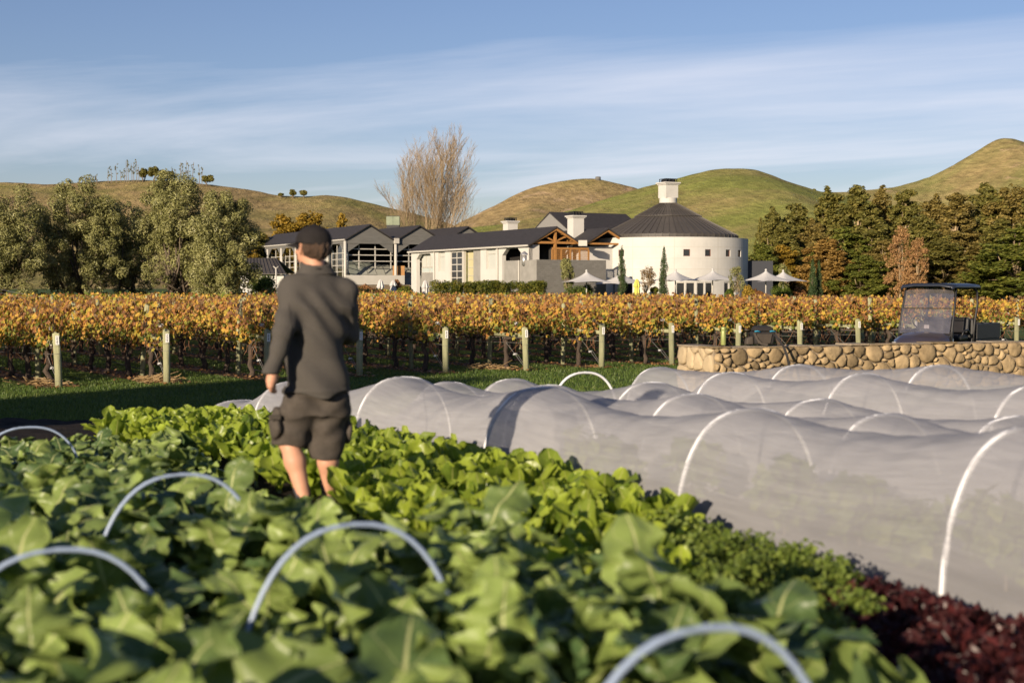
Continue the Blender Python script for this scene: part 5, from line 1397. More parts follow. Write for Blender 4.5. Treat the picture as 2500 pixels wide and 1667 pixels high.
# ================================================================ utility cart
MAT_CBODY = M("dark_plum_paint", (0.035, 0.03, 0.04), .3, .05, coat=.7, spec=.5)
MAT_CBLACK = M("black_plastic", (0.014, 0.014, 0.015), .5, .1)
MAT_CROOF = M("navy_roof", (0.016, 0.02, 0.032), .35, .05)
MAT_SEAT = M("black_vinyl", (0.02, 0.02, 0.02), .42, .1)
MAT_CHROME = M("lamp_glass", (0.5, 0.5, 0.52), .15, .05, metallic=.6)
m, n, out = new_mat("windscreen")
t_ = n.nodes.new("ShaderNodeBsdfTransparent"); t_.inputs[0].default_value = (.78, .76, .78, 1)
g_ = nd(n, "ShaderNodeBsdfGlossy", Roughness=.05); g_.inputs[0].default_value = (.9, .9, .9, 1)
d_ = n.nodes.new("ShaderNodeBsdfDiffuse"); d_.inputs[0].default_value = (.5, .48, .5, 1)
mx = n.nodes.new("ShaderNodeMixShader"); mx.inputs[0].default_value = .10; n.links.new(t_.outputs[0], mx.inputs[1]); n.links.new(g_.outputs[0], mx.inputs[2])
nn_ = nd(n, "ShaderNodeTexNoise", Scale=3.0, Detail=5.0); tn = n.nodes.new("ShaderNodeTexCoord"); n.links.new(tn.outputs["Object"], nn_.inputs["Vector"])
m2 = n.nodes.new("ShaderNodeMixShader"); n.links.new(mth(n, 'MULTIPLY', nn_.outputs[0], .15), m2.inputs[0]); n.links.new(mx.outputs[0], m2.inputs[1]); n.links.new(d_.outputs[0], m2.inputs[2]); n.links.new(m2.outputs[0], out.inputs[0])
MAT_SCREEN = m
# local frame: +X is the cart's front, Y to its left, Z up
cc = at(2290, 800, 35.0); cart_rz = math.atan2(-.788, -.616)
CT = empty("utility_cart", (cc.x, cc.y, 0.0), cart_rz, "dark plum utility cart with windscreen, roof and cargo box, parked behind the stone wall", "cart")
CT.scale = (1.1, 1.1, 1.1)
def cp_(mb, name, mat, par=CT, sm=False, bevel=0.0): return mb.build(name, mat, par, sm, world=False, bevel=bevel)
cp_(MB().box(-1.25, 1.1, -.52, .52, .26, .42), "chassis", MAT_CBLACK, bevel=.03)
# bonnet: lofted sections
vs = []; secs = [(.62, .60, .84, .62), (.85, .60, .82, .58), (1.1, .58, .76, .5), (1.3, .52, .66, .44), (1.4, .44, .52, .40)]
for x, w, zt, zb in secs:
    vs += [(x, -w, zb), (x, -w * .96, zt - .1), (x, -w * .7, zt - .02), (x, 0, zt + .02), (x, w * .7, zt - .02), (x, w * .96, zt - .1), (x, w, zb)]
fs = [(i * 7 + k, i * 7 + k + 1, (i + 1) * 7 + k + 1, (i + 1) * 7 + k) for i in range(4) for k in range(6)] + [tuple(range(28, 35)), tuple(reversed(range(7)))]
cp_(MB().add(vs, fs), "bonnet", MAT_CBODY, sm=True)
gl = cp_(MB().box(1.3, 1.425, -.26, .26, .4, .5), "grille", MAT_CBLACK, bevel=.02)
for s in (-1, 1):
    hb = cp_(MB().lathe([(.11, 0), (.12, .02), (.09, .06), (.02, .075)], 14).tube([(0, 0, 0), (0, 0, .001)], .01, 4), "headlight", MAT_CHROME, sm=True); hb.location = (1.33, s * .40, .49); hb.rotation_euler = (0, R(70), s * R(25)); hb.scale = (.75, 1.1, 1)
    cp_(MB().tube([(1.12, s * .57, .52), (1.25, s * .53, .6), (1.36, s * .42, .6), (1.40, s * .3, .52)], .018, 6), "lamp_bezel", MAT_TRIM, sm=True)
cp_(MB().box(1.3, 1.46, -.5, .5, .24, .38), "bumper", MAT_CBLACK, bevel=.04)
cp_(MB().box(.5, .66, -.56, .56, .42, .86), "dash", MAT_CBLACK, bevel=.03)
# windscreen in two panes with their frame
def pane(x0, z0, x1, z1, w, name): cp_(MB().hexa([(x0, -w, z0), (x0, w, z0), (x0 - .008, w, z0), (x0 - .008, -w, z0), (x1, -w, z1), (x1, w, z1), (x1 - .008, w, z1), (x1 - .008, -w, z1)]), name, MAT_SCREEN)
pane(.80, .80, .62, 1.34, .565, "windscreen_pane"); pane(.61, 1.36, .46, 1.79, .55, "windscreen_pane")
cp_(MB().bar((.625, -.57, 1.345), (.625, .57, 1.345), .022, .022), "screen_bar", MAT_CBLACK)
for s in (-1, 1):
    cp_(MB().tube([(.76, s * .6, .62), (.73, s * .6, .9), (.56, s * .59, 1.4), (.45, s * .57, 1.74), (.38, s * .5, 1.81)], .026, 8), "front_strut", MAT_CBLACK, sm=True)
    cp_(MB().tube([(-.62, s * .57, .5), (-.66, s * .58, .95), (-.88, s * .57, 1.42), (-.86, s * .56, 1.7), (-.74, s * .5, 1.82)], .026, 8), "rear_strut", MAT_CBLACK, sm=True)
# roof
vs = []; xs_ = (-1.02, -.94, -.5, 0, .4, .62, .70)
for i_, x in enumerate(xs_):
    e = .0 if 0 < i_ < 6 else .04
    for y, z in ((-.62, 1.80), (-.58, 1.86), (-.3, 1.895), (.3, 1.895), (.58, 1.86), (.62, 1.80)): vs.append((x, y * (1 - e), z - e * 1.2))
fs = [(i_ * 6 + k, (i_ + 1) * 6 + k, (i_ + 1) * 6 + k + 1, i_ * 6 + k + 1) for i_ in range(6) for k in range(5)]
rf = cp_(MB().add(vs, fs), "roof", MAT_CROOF, sm=True); so_ = rf.modifiers.new("thick", 'SOLIDIFY'); so_.thickness = .035
# seat
cp_(MB().box(-.42, .1, -.55, .55, .62, .76), "seat", MAT_SEAT, bevel=.05)
for s in (-1, 1): cp_(MB().hexa([(-.5, s * .28 - .25, .8), (-.38, s * .28 - .25, .78), (-.38, s * .28 + .25, .78), (-.5, s * .28 + .25, .8), (-.58, s * .28 - .24, 1.12), (-.48, s * .28 - .24, 1.14), (-.48, s * .28 + .24, 1.14), (-.58, s * .28 + .24, 1.12)]), "backrest", MAT_SEAT, bevel=.045)
for s in (-1, 1): cp_(MB().tube([(-.5, s * .57, .72), (-.2, s * .6, .86), (.05, s * .6, .84), (.1, s * .58, .72)], .022, 6), "armrest", MAT_CBLACK, sm=True)
cp_(MB().box(-.5, .05, -.53, .53, .42, .61), "seat_base", MAT_CBLACK, bevel=.02)
cp_(MB().box(-.3, -.02, .531, .545, .46, .56), "side_vent", MAT_BAGB)
pts = [(.0 + .19 * math.cos(a), .19 * math.sin(a), 0) for a in [k / 20 * 6.2832 for k in range(21)]]
sw = cp_(MB().tube(pts, .016, 6, False), "steering_wheel", MAT_CBLACK, sm=True); sw.location = (.3, -.27, 1.02); sw.rotation_euler = (0, R(-52), 0)
cp_(MB().tube([(.5, -.27, .8), (.3, -.27, 1.02)], .022, 6), "steering_column", MAT_CBLACK)
cp_(MB().box(.66, .668, -.06, .06, .9, .98), "permit_card", MAT_TAG)
# cargo box
mb = MB(); mb.box(-2.3, -.8, -.58, .58, .58, .63); mb.box(-2.3, -.8, -.6, -.56, .631, .98); mb.box(-2.3, -.8, .56, .6, .631, .98); mb.box(-2.32, -2.28, -.555, .555, .631, .98); mb.box(-.83, -.79, -.555, .555, .631, 1.0)
cp_(mb, "cargo_box", MAT_CBLACK, bevel=.012)
cp_(MB().box(-.79, -.66, -.56, .56, .45, 1.1), "rear_panel", MAT_SEAT, bevel=.06)
for x, y in ((.98, .52), (.98, -.52), (-.98, .52), (-.98, -.52)):
    wh = cp_(MB().lathe([(.13, -.1), (.23, -.1), (.26, -.06), (.26, .06), (.23, .1), (.13, .1)], 20, cap=False), "wheel", MAT_CBLACK, sm=True); wh.location = (x, y, .25 - .16 + .15); wh.rotation_euler = (R(90), 0, 0)
    mobj("rim", MB().lathe([(.13, -.08), (.12, .06), (.03, .09)], 14).mesh("rim", MAT_TRIM, True), wh)
    cp_(MB().tube([(x - .33, y * 1.08, .36), (x - .2, y * 1.08, .53), (x, y * 1.08, .58), (x + .2, y * 1.08, .53), (x + .33, y * 1.08, .36)], .05, 6), "wheel_arch", MAT_CBODY, sm=True)
# tools lying in the cargo box
R2 = Matrix.Rotation(cart_rz, 4, 'Z')
def in_cart(p): return Vector((cc.x, cc.y, 0)) + R2 @ (Vector(p) * 1.1)
for nm, lab, a, b_, mt in (("rake", "wooden tool handle sticking up out of the cargo box", (-1.7, .2, .66), (-.74, -.05, 1.22), MAT_TRIM), ("hoe", "orange tool handle lying across the cargo box rim", (-1.75, .3, .66), (-.85, .32, 1.1), M("orange_handle", (.4, .09, .03), .5, .1))):
    t = empty(nm, in_cart(a), 0, lab, "tool"); MB().tube([in_cart(a), in_cart(b_)], .018, 6).build("handle", mt, t)
    MB().bar(in_cart(a) + Vector((-.12, 0, .02)), in_cart(a) + Vector((.12, 0, .02)), .03, .03).build("head", MAT_CBLACK, t)
# ================================================================ kitchen garden
def bed(q, s):
    """q: distance to the left of the first tunnel's edge, s: distance away along the beds"""
    return .98 - .91 * q - .42 * s, 7.9 - .42 * q + .91 * s
VX = Vector((.908, .419, 0)); SX = Vector((-.419, .908, 0))
def soil_z(x, y): return gzf(x, y) + .05
MAT_HOOP = M("white_hoop_pipe", (0.66, 0.67, 0.7), .45, .05)
MAT_HOOP_SHADED = M("shade_tinted_hoop_pipe", (0.27, 0.34, 0.47), .4, .08)  # white-blue pipe with the blue of skylit shade put into its colour
m, n, out = new_mat("row_cover_cloth")
uvn = n.nodes.new("ShaderNodeUVMap"); mp = nd(n, "ShaderNodeMapping"); mp.inputs["Scale"].default_value = (2.2, 140, 1); n.links.new(uvn.outputs[0], mp.inputs[0])
nw = nd(n, "ShaderNodeTexNoise", Scale=1.0, Detail=4.0, Roughness=.7); n.links.new(mp.outputs[0], nw.inputs["Vector"])
mp2 = nd(n, "ShaderNodeMapping"); mp2.inputs["Scale"].default_value = (.9, 24, 1); n.links.new(uvn.outputs[0], mp2.inputs[0])
nw2 = nd(n, "ShaderNodeTexNoise", Scale=1.0, Detail=5.0); n.links.new(mp2.outputs[0], nw2.inputs["Vector"])
cr_ = ramp_node(n, [(.32, (.36, .36, .385)), (.5, (.48, .48, .505)), (.68, (.62, .62, .65))]); n.links.new(nw.outputs[0], cr_.inputs[0])
df = nd(n, "ShaderNodeBsdfDiffuse"); n.links.new(cr_.outputs[0], df.inputs[0])
tl = n.nodes.new("ShaderNodeBsdfTranslucent"); tl.inputs[0].default_value = (.5, .5, .56, 1)
bm = nd(n, "ShaderNodeBump", Strength=.16, Distance=.01); n.links.new(nw2.outputs[0], bm.inputs["Height"]); n.links.new(bm.outputs[0], df.inputs["Normal"])
mx = n.nodes.new("ShaderNodeMixShader"); mx.inputs[0].default_value = .34; n.links.new(df.outputs[0], mx.inputs[1]); n.links.new(tl.outputs[0], mx.inputs[2])
tp = n.nodes.new("ShaderNodeBsdfTransparent")
lw = nd(n, "ShaderNodeLayerWeight", Blend=.35)
al = mth(n, 'SUBTRACT', mth(n, 'ADD', mth(n, 'ADD', mth(n, 'MULTIPLY', nw.outputs[0], .55), mth(n, 'MULTIPLY', nw2.outputs[0], .3)), .13), mth(n, 'MULTIPLY', lw.outputs["Facing"], .36), True)
m3 = n.nodes.new("ShaderNodeMixShader"); n.links.new(al, m3.inputs[0]); n.links.new(mx.outputs[0], m3.inputs[1]); n.links.new(tp.outputs[0], m3.inputs[2]); n.links.new(m3.outputs[0], out.inputs[0])
MAT_COVER = m
def hoop_pts(q, s, w, ztop, n_=26, sink=.08):
    x, y = bed(q, s); c = Vector((x, y, 0)); z0 = soil_z(x, y); pts = []
    for k in range(n_ + 1):
        th = math.pi * k / n_; cx_ = -math.copysign(abs(math.cos(th)) ** .82, math.cos(th)); sz_ = max(0.0, math.sin(th)) ** .86
        p = c + VX * (w * cx_); pts.append(Vector((p.x, p.y, z0 - sink * (1 - sz_) + (ztop - z0) * sz_)))
    return pts
def tunnel(q, hoops, far_end, label, bare=(), w=.45, sag=.10, seed=0):
    r = np.random.default_rng(seed)
    x, y = bed(q, hoops[0][0]); t = empty("row_cover_tunnel", (*bed(q, hoops[len(hoops) // 2][0]), 0), 0, label, "tunnel", "tunnels of white row cover over the beds")
    ss = np.arange(hoops[0][0], far_end + .01, .05); hs = np.array([h[0] for h in hoops]); zs = np.array([h[1] for h in hoops])
    nth = 36; V = np.empty((len(ss), nth + 1, 3)); UV = np.empty((len(ss), nth + 1, 2))
    ph = r.uniform(0, 6.28, 12)
    for i, s in enumerate(ss):
        bx, by = bed(q, s); z0 = soil_z(bx, by); ww = w
        if s <= hs[-1]:
            j = min(len(hs) - 2, max(0, np.searchsorted(hs, s) - 1)); f = (s - hs[j]) / (hs[j + 1] - hs[j])
            span = hs[j + 1] - hs[j]; dip = 1 - abs(2 * f - 1) ** 1.8
            zt = zs[j] * (1 - f) + zs[j + 1] * f - sag * min(1.3, span / 2.4) * dip
            ww = w * (1 - .035 * dip)
        else:
            f = min(1, (s - hs[-1]) / max(.01, far_end - hs[-1])); zt = zs[-1] * (1 - f) + (z0 + .06) * f - .12 * math.sin(math.pi * f); dip = 0; ww = w * (1 - .45 * f)
        H = max(.03, zt - z0)
        for k in range(nth + 1):
            th = math.pi * k / nth; cx_ = -math.copysign(abs(math.cos(th)) ** .82, math.cos(th)); sz_ = max(0.0, math.sin(th)) ** .86
            wr = .003 * math.sin(s * 9 + th * 7 + ph[0]) * math.sin(th) + .004 * math.sin(s * 3.1 - th * 11 + ph[1]) + .004 * math.sin(s * 21 + th * 3 + ph[2]) * dip + .005 * dip * math.sin(th * 5 + s * 1.3 + ph[3])
            off = (ww + .012 + wr) * cx_
            V[i, k] = (bx + VX.x * off, by + VX.y * off, z0 - .07 * (1 - sz_) + (H + wr + .012) * sz_)
            UV[i, k] = (s, k / nth)
    o_ = np.array(t.location)
    ii = np.arange(len(ss) - 1)[:, None] * (nth + 1) + np.arange(nth)[None, :]
    f = np.stack([ii, ii + nth + 1, ii + nth + 2, ii + 1], -1).reshape(-1, 4)
    mobj("cover", mesh_np("cover", V.reshape(-1, 3) - o_, f, MAT_COVER, True, UV.reshape(-1, 2)), t)
    for s, z in hoops: MB().tube(hoop_pts(q, s, w, z), .0145, 8).build("hoop", MAT_HOOP, t, True)
    return t
tunnel(-.5, [(-6.5, 1.43), (-4.2, 1.41), (-2.03, 1.375), (.13, 1.285), (2.88, 1.235), (5.87, 1.14), (9.6, .87), (12.2, .46)], 13.7, "nearest white cloth tunnel, running behind the person to the right edge", w=.49, sag=.11, seed=1)
tunnel(-1.5, [(-4.2, 1.28), (-2.05, 1.25), (.15, 1.215), (2.36, 1.185), (4.8, 1.1), (7.2, .98)], 9.0, "second white cloth tunnel, hoop tops peeping over the nearest one", w=.45, seed=2)
tunnel(-2.5, [(-4.0, 1.24), (-1.9, 1.2), (.12, 1.165), (2.14, 1.13), (4.67, 1.106), (7.75, .955)], 10.2, "third white cloth tunnel from the camera", w=.45, seed=3)
tunnel(-3.5, [(-3.0, 1.31), (-1.0, 1.29), (.95, 1.28), (2.86, 1.26), (4.88, 1.16)], 6.6, "fourth white cloth tunnel with one tall clear arch", w=.46, seed=4)
tunnel(-4.6, [(-2.8, 1.36), (-.8, 1.34), (1.2, 1.32), (3.2, 1.29), (5.27, 1.19), (8.06, 1.02)], 8.6, "farthest white cloth tunnel, along the foot of the stone wall", w=.47, sag=.07, seed=5)
hp = hoop_pts(-3.5, 7.9, .45, 1.0); tag(MB().tube(hp, .015, 8).build("bare_hoop", MAT_HOOP, None, True), "bare white hoop on the lawn edge where the cover has ended", "hoop")
# leafy plants that show dimly through the nearest cover
for i_, (s, q) in enumerate(((-3.6, -.5), (-3.0, -.35), (-2.5, -.55), (-1.3, -.45), (-.75, -.6), (-.35, -.4), (.7, -.5), (1.5, -.4), (2.2, -.55), (-4.2, -.5), (-1.9, -.5))):
    x, y = bed(q, s); z = soil_z(x, y); r = random.Random(i_); hh = r.uniform(.25, .42)
    tree_obj("seedling", (x, y, z), [(x + r.uniform(-.08, .08), y + r.uniform(-.08, .08), z + hh * r.uniform(.4, 1), .12, .12, .1) for _ in range(9)], 320, .1, .07, MAT_SHRUB, i_ + 500, "dim leafy plant under the nearest white cover", "plants under the nearest cover", trunk_h=.08, r0=.008, cat="plant")

# ---------------------------------------------------------------- leaves
def veg_mat(name, base, rib, dark, trans, rough=.42, vein=14.0, bumpk=.5):
    m, n, out = new_mat(name)
    uvn = n.nodes.new("ShaderNodeUVMap"); sx = n.nodes.new("ShaderNodeSeparateXYZ"); n.links.new(uvn.outputs[0], sx.inputs[0])
    av = mth(n, 'ABSOLUTE', mth(n, 'SUBTRACT', sx.outputs[1], .5))
    wv = mth(n, 'ABSOLUTE', mth(n, 'SINE', mth(n, 'MULTIPLY', mth(n, 'SUBTRACT', sx.outputs[0], mth(n, 'MULTIPLY', av, .55)), vein)))
    r1 = ramp_node(n, [(.012, (1, 1, 1)), (.03, (0, 0, 0))]); n.links.new(av, r1.inputs[0])
    r2 = ramp_node(n, [(.0, (.45, .45, .45)), (.12, (0, 0, 0))]); n.links.new(wv, r2.inputs[0])
    fac = mth(n, 'MAXIMUM', r1.outputs[0], r2.outputs[0])
    oi = n.nodes.new("ShaderNodeObjectInfo"); tcn = n.nodes.new("ShaderNodeTexCoord")
    nz_ = nd(n, "ShaderNodeTexNoise", Scale=14.0, Detail=4.0); n.links.new(tcn.outputs["Object"], nz_.inputs["Vector"])
    v = mth(n, 'ADD', mth(n, 'MULTIPLY', oi.outputs["Random"], .75), mth(n, 'MULTIPLY', nz_.outputs[0], .3))
    cr = ramp_node(n, [(.1, dark), (.55, base), (.95, sc(base, 1.45))]); n.links.new(v, cr.inputs[0])
    c = mixrgb(n, fac, cr.outputs[0], rib)
    b = nd(n, "ShaderNodeBsdfPrincipled", Roughness=rough); b.inputs["Specular IOR Level"].default_value = .4; n.links.new(c, b.inputs["Base Color"])
    h = mth(n, 'ADD', mth(n, 'MULTIPLY', fac, -.6), mth(n, 'MULTIPLY', nz_.outputs[0], .8))
    bm = nd(n, "ShaderNodeBump", Strength=bumpk, Distance=.01); n.links.new(h, bm.inputs["Height"]); n.links.new(bm.outputs[0], b.inputs["Normal"])
    t = n.nodes.new("ShaderNodeBsdfTranslucent"); n.links.new(mixrgb(n, 1.0, c, (1.3, 1.35, .75), 'MULTIPLY'), t.inputs[0])
    mx = n.nodes.new("ShaderNodeMixShader"); mx.inputs[0].default_value = trans; n.links.new(b.outputs[0], mx.inputs[1]); n.links.new(t.outputs[0], mx.inputs[2]); n.links.new(mx.outputs[0], out.inputs[0])
    return m
MAT_KALE = veg_mat("kale_leaf", (0.17, 0.225, 0.06), (0.4, 0.43, 0.19), (0.05, 0.095, 0.035), .24)
MAT_CHARD = veg_mat("spinach_leaf", (0.24, 0.30, 0.035), (0.42, 0.45, 0.13), (0.10, 0.165, 0.022), .4, rough=.36, vein=18)
def leaf_mesh(name, mat, seed, L, W, pet, lobes, wave, rise, droop, cup, nu=12, nv=8, tip=.8):
    """petiole running into a blade: u along, v across; edge lobes, ruffles, cupping"""
    r = np.random.default_rng(seed); ph = r.uniform(0, 6.28, 8)
    us = np.linspace(0, 1, nu + 1); vs_ = np.linspace(-1, 1, nv + 1)
    V = []; UV = []
    for u in us:
        if u < pet: hw = .010 + .004 * (1 - u / pet); k = 0.0
        else:
            b_ = (u - pet) / (1 - pet); k = 1.0
            hw = W * (max(0.0, math.sin(math.pi * min(1, .07 + b_ ** tip * .91))) ** .58) + .006
            hw *= 1 + lobes * (.55 * math.sin(b_ * 11 + ph[0]) + .45 * math.sin(b_ * 27 + ph[1]))
        x = L * u; z = rise * u - droop * u * u
        sway = .03 * L * math.sin(u * 3 + ph[2])
        for v in vs_:
            asym = 1 + .14 * math.sin(u * 13 + ph[3] + (2 if v > 0 else 0)) * k
            yy = v * hw * asym + sway
            zz = z + k * (cup * hw * v * v + wave * (v * v) * math.sin(u * 17 + ph[4] + v * 1.5) + wave * .5 * v * math.sin(u * 29 + ph[5]) + .25 * wave * math.sin(u * 15 + v * 6 + ph[6]))
            V.append((x - .15 * hw * abs(v) * k, yy, zz)); UV.append((u, .5 + v / 2))
    ii = np.arange(nu)[:, None] * (nv + 1) + np.arange(nv)[None, :]
    f = np.stack([ii, ii + nv + 1, ii + nv + 2, ii + 1], -1).reshape(-1, 4)
    return mesh_np(name, np.array(V), f, mat, True, np.array(UV))
kale_meshes = [leaf_mesh("leaf", MAT_KALE, 600 + k, .35, .10 + .012 * (k % 3), .27, .10 + .04 * (k % 3), .043, .06, .14 + .03 * (k % 4), .35 if k % 2 else -.3, 18, 8) for k in range(8)]
chard_meshes = [leaf_mesh("leaf", MAT_CHARD, 700 + k, .27, .047 + .008 * (k % 3), .34, .03, .012, .03, .03 + .02 * (k % 4), .7 if k % 2 else -.4, 12, 6, tip=1.3) for k in range(8)]
stem_cache = {}
def plant(name, x, y, meshes, n_leaf, stem_h, incl, scale, label, cat, group, rnd, stem_mat, z0=None):
    z0 = soil_z(x, y) if z0 is None else z0
    t = empty(name, (x, y, z0), rnd.uniform(0, 6.28), label, cat, group)
    key = (name, round(stem_h, 1))
    if key not in stem_cache:
        stem_cache[key] = MB().tube([(0, 0, -.02), (.006, .004, stem_h * .5), (0, 0, stem_h)], [.016, .013, .009], 6).mesh("stem", stem_mat, True)
    mobj("stem", stem_cache[key], t)
    for k in range(n_leaf):
        f = (k + .5) / n_leaf
        o = bpy.data.objects.new("leaf", meshes[rnd.randrange(len(meshes))]); COL.objects.link(o); o.parent = t
        az = k * 2.39996 + rnd.uniform(-.3, .3); pitch = incl[0] + (incl[1] - incl[0]) * f + rnd.gauss(0, .22)
        o.location = (0, 0, stem_h * (.35 + .65 * f)); o.rotation_euler = Euler((rnd.gauss(0, .42), -pitch, az), 'XYZ')
        s = scale * (1.08 - .35 * f) * rnd.uniform(.82, 1.15); o.scale = (s, s, s)
    return t
MAT_STEM = M("pale_green_stem", (0.2, 0.24, 0.11), .6, .15)
rk = random.Random(77)
def in_frame(x, y, z, mx=560, my=420):
    if y < .8: return False
    px = 1250 + x / y * F; py = 700 + (CAM_Z - z) / y * F
    return -mx < px < 2500 + mx and py < 1667 + my
nk = 0
for q0, q1, s0, s1, rows_ in ((2.08, 3.44, -5.6, 5.2, 5), (3.74, 4.9, -5.2, 3.5, 4)):
    for ri in range(rows_):
        q = q0 + (q1 - q0) * ri / (rows_ - 1); s = s0 + .2 * (ri % 2)
        while s < s1:
            x, y = bed(q + rk.gauss(0, .05), s + rk.gauss(0, .06)); s += .40
            z = soil_z(x, y)
            if y < 1.75 or not in_frame(x, y, z + .5): continue
            low = q < 2.5 and -1.35 < s < 3.4
            if (y < 3.6 and q < 2.35) or 1250 + x / y * F > 1990: continue
            near = y < 4.2
            plant("kale_plant", x, y, kale_meshes, 11 if near else 9, .05 if low else rk.uniform(.32, .44) if -3.7 < s < -2.8 and q < 2.75 else rk.uniform(.32, .45) if -2.3 < s < -1.2 and q < 2.9 else rk.uniform(.2, .42) if y < 4.6 else rk.uniform(.16, .32) if y < 7.2 else rk.uniform(.06, .13), (.1, 1.3 if y < 5 else 1.0), rk.uniform(.75, 1.3) * (.72 if low else .98 if y < 4.6 else 1 if y < 7.2 else .85), "low kale plant along the path edge where the person walks" if low else "big-leaved kale plant low in the picture, close to the camera" if y < 4.6 else "kale plant in the middle of the beds left of the person", "kale", "kale plants in the near beds", rk, MAT_STEM); nk += 1
for k in range(11):      # the low edge of the kale that hides the person's boots
    x, y = bed(rk.uniform(1.78, 2.0), -1.3 + .19 * k)
    plant("kale_plant", x, y, kale_meshes, 8, .05, (.3, 1.0), .62, "low kale plant along the path edge where the person walks", "kale", "kale plants in the near beds", rk, MAT_STEM)
for x, y, sh_ in ((-.2, 3.78, .42), (-.03, 3.72, .46), (-.12, 3.5, .38), (-.95, 5.35, .40), (-.8, 5.2, .38), (-1.05, 5.15, .34)):   # tall plants that hide one side of two hoops
    plant("kale_plant", x, y, kale_meshes, 11, sh_, (.1, 1.25), 1.0, "tall kale plant leaning over the hoop " + ("in the lower middle of the picture" if y < 4.5 else "left of the person"), "kale", "kale plants in the near beds", rk, MAT_STEM)
nc = 0
for ri in range(6):
    q = .25 + 1.35 * ri / 5; s = -3.2 + .13 * (ri % 2)
    while s < 9.6:
        x, y = bed(q + rk.gauss(0, .04), s + rk.gauss(0, .05)); s += .275
        if 1250 + x / y * F > 1670: continue
        if math.hypot(x + 1.16, y - 8.5) < .28: continue
        plant("spinach_plant", x, y, chard_meshes, 11 if y < 9 else 8, rk.uniform(.02, .05), (.8, 1.5), rk.uniform(.85, 1.2), "bright green spinach plant with upright leaves in the bed beside the tunnel", "spinach", "spinach plants in the bed beside the nearest tunnel", rk, MAT_STEM); nc += 1
for k in range(16):     # broader stand at the far end of that bed
    x, y = bed(rk.uniform(1.3, 2.3), rk.uniform(5.6, 7.6))
    plant("spinach_plant", x, y, chard_meshes, 7, .06, (.5, 1.45), rk.uniform(1.0, 1.2), "bright green spinach plant with upright leaves in the bed beside the tunnel", "spinach", "spinach plants in the bed beside the nearest tunnel", rk, MAT_STEM)
# parsley and red lettuce toward the near end of the same bed
MAT_PARSLEY = lf("parsley_leaf", (0, (0.05, 0.085, 0.012)), (.5, (0.12, 0.17, 0.025)), (1, (0.22, 0.26, 0.05)), trans=.3, nscale=8)
MAT_LETT = lf("red_lettuce_leaf", (0, (0.014, 0.005, 0.006)), (.55, (0.04, 0.01, 0.011)), (1, (0.11, 0.023, 0.023)), trans=.2, nscale=8, rough=.4)
for ri in range(6):
    q = .55 + .21 * ri
    for k in range(14):
        x, y = bed(q + rk.gauss(0, .03), -3.4 + .21 * k + rk.gauss(0, .03)); z = soil_z(x, y)
        if not 1650 + rk.gauss(0, 25) < 1250 + x / y * F < 2060 + rk.gauss(0, 25): continue
        lo = [(x + rk.uniform(-.13, .13), y + rk.uniform(-.13, .13), z + rk.uniform(.06, .24), .07, .07, .05) for _ in range(13)]
        tree_obj("parsley_plant", (x, y, z), lo, 900, .026, .02, MAT_PARSLEY, ri * 20 + k + 900, "low frilly green parsley clump between spinach and red lettuce", "parsley clumps", trunk_h=.05, r0=.006, cat="parsley", rnd=.8, shell=.9)
def frill(seed):
    r = np.random.default_rng(seed); V = []; Fc = []; off = 0
    for k in range(26):
        az = k * 2.4 + r.normal(0, .2); f = k / 26; inc = .35 + 1.0 * f; L = .20 - .07 * f; nu, nv = 7, 12
        for i in range(nu + 1):
            u = i / nu
            for j in range(nv + 1):
                v = -1 + 2 * j / nv; hw = .075 * math.sin(math.pi * (.12 + .5 * u)); wv = .022 * u * u * math.sin(v * 15 + k) + .014 * u * math.sin(v * 31 + u * 9 + k)
                xx, zz = L * u, wv + .03 * v * v * u
                X = xx * math.cos(inc) - zz * math.sin(inc); Z = xx * math.sin(inc) + zz * math.cos(inc); Y = v * hw
                V.append((X * math.cos(az) - Y * math.sin(az), X * math.sin(az) + Y * math.cos(az), Z))
        ii = np.arange(nu)[:, None] * (nv + 1) + np.arange(nv)[None, :]
        Fc.append((np.stack([ii, ii + nv + 1, ii + nv + 2, ii + 1], -1).reshape(-1, 4)) + off); off += (nu + 1) * (nv + 1)
    return mesh_np("leaves", np.array(V), np.concatenate(Fc), MAT_LETT, True)
frills = [frill(k) for k in range(3)]
for ri in range(5):
    q = .62 + .22 * ri
    for k in range(9):
        x, y = bed(q + rk.gauss(0, .02), -4.4 + .27 * k + .1 * (ri % 2))
        if 1250 + x / y * F < 2040 or 1250 + x / y * F > 2640: continue
        if not in_frame(x, y, 1.0, 300): continue
        t = empty("red_lettuce", (x, y, soil_z(x, y) + .05), rk.uniform(0, 6), "frilly dark red lettuce head at the near end of the bed", "lettuce", "red lettuces at the near end of the bed"); t.scale = (1.15, 1.15, 1.1)
        tag(mobj("leaves", frills[(ri + k) % 3], t), kind="stuff"); mobj("stem", stem_cache[next(iter(stem_cache))], t).scale = (1.2, 1.2, .1)
# hoops left standing over the kale
for s, z, q, lab in ((-4.5, 1.36, 2.76, "shade-tinted hoop arching over kale at the bottom right, nearest the camera"), (-2.86, 1.315, 2.9, "shade-tinted hoop arching over kale in the lower middle"), (-.95, 1.235, 3.0, "shade-tinted hoop with its white foot showing, left of the person"),
                     (3.75, 1.01, 3.1, "shade-tinted hoop over kale at the far left end"), (-2.55, 1.25, 3.68, "shade-tinted hoop over kale at the left edge, lower half of the picture")):
    tag(MB().tube(hoop_pts(q, s, .37, z, 30), .008, 8).build("kale_hoop", MAT_HOOP_SHADED, None, True), lab, "hoop", "hoops standing over the kale")
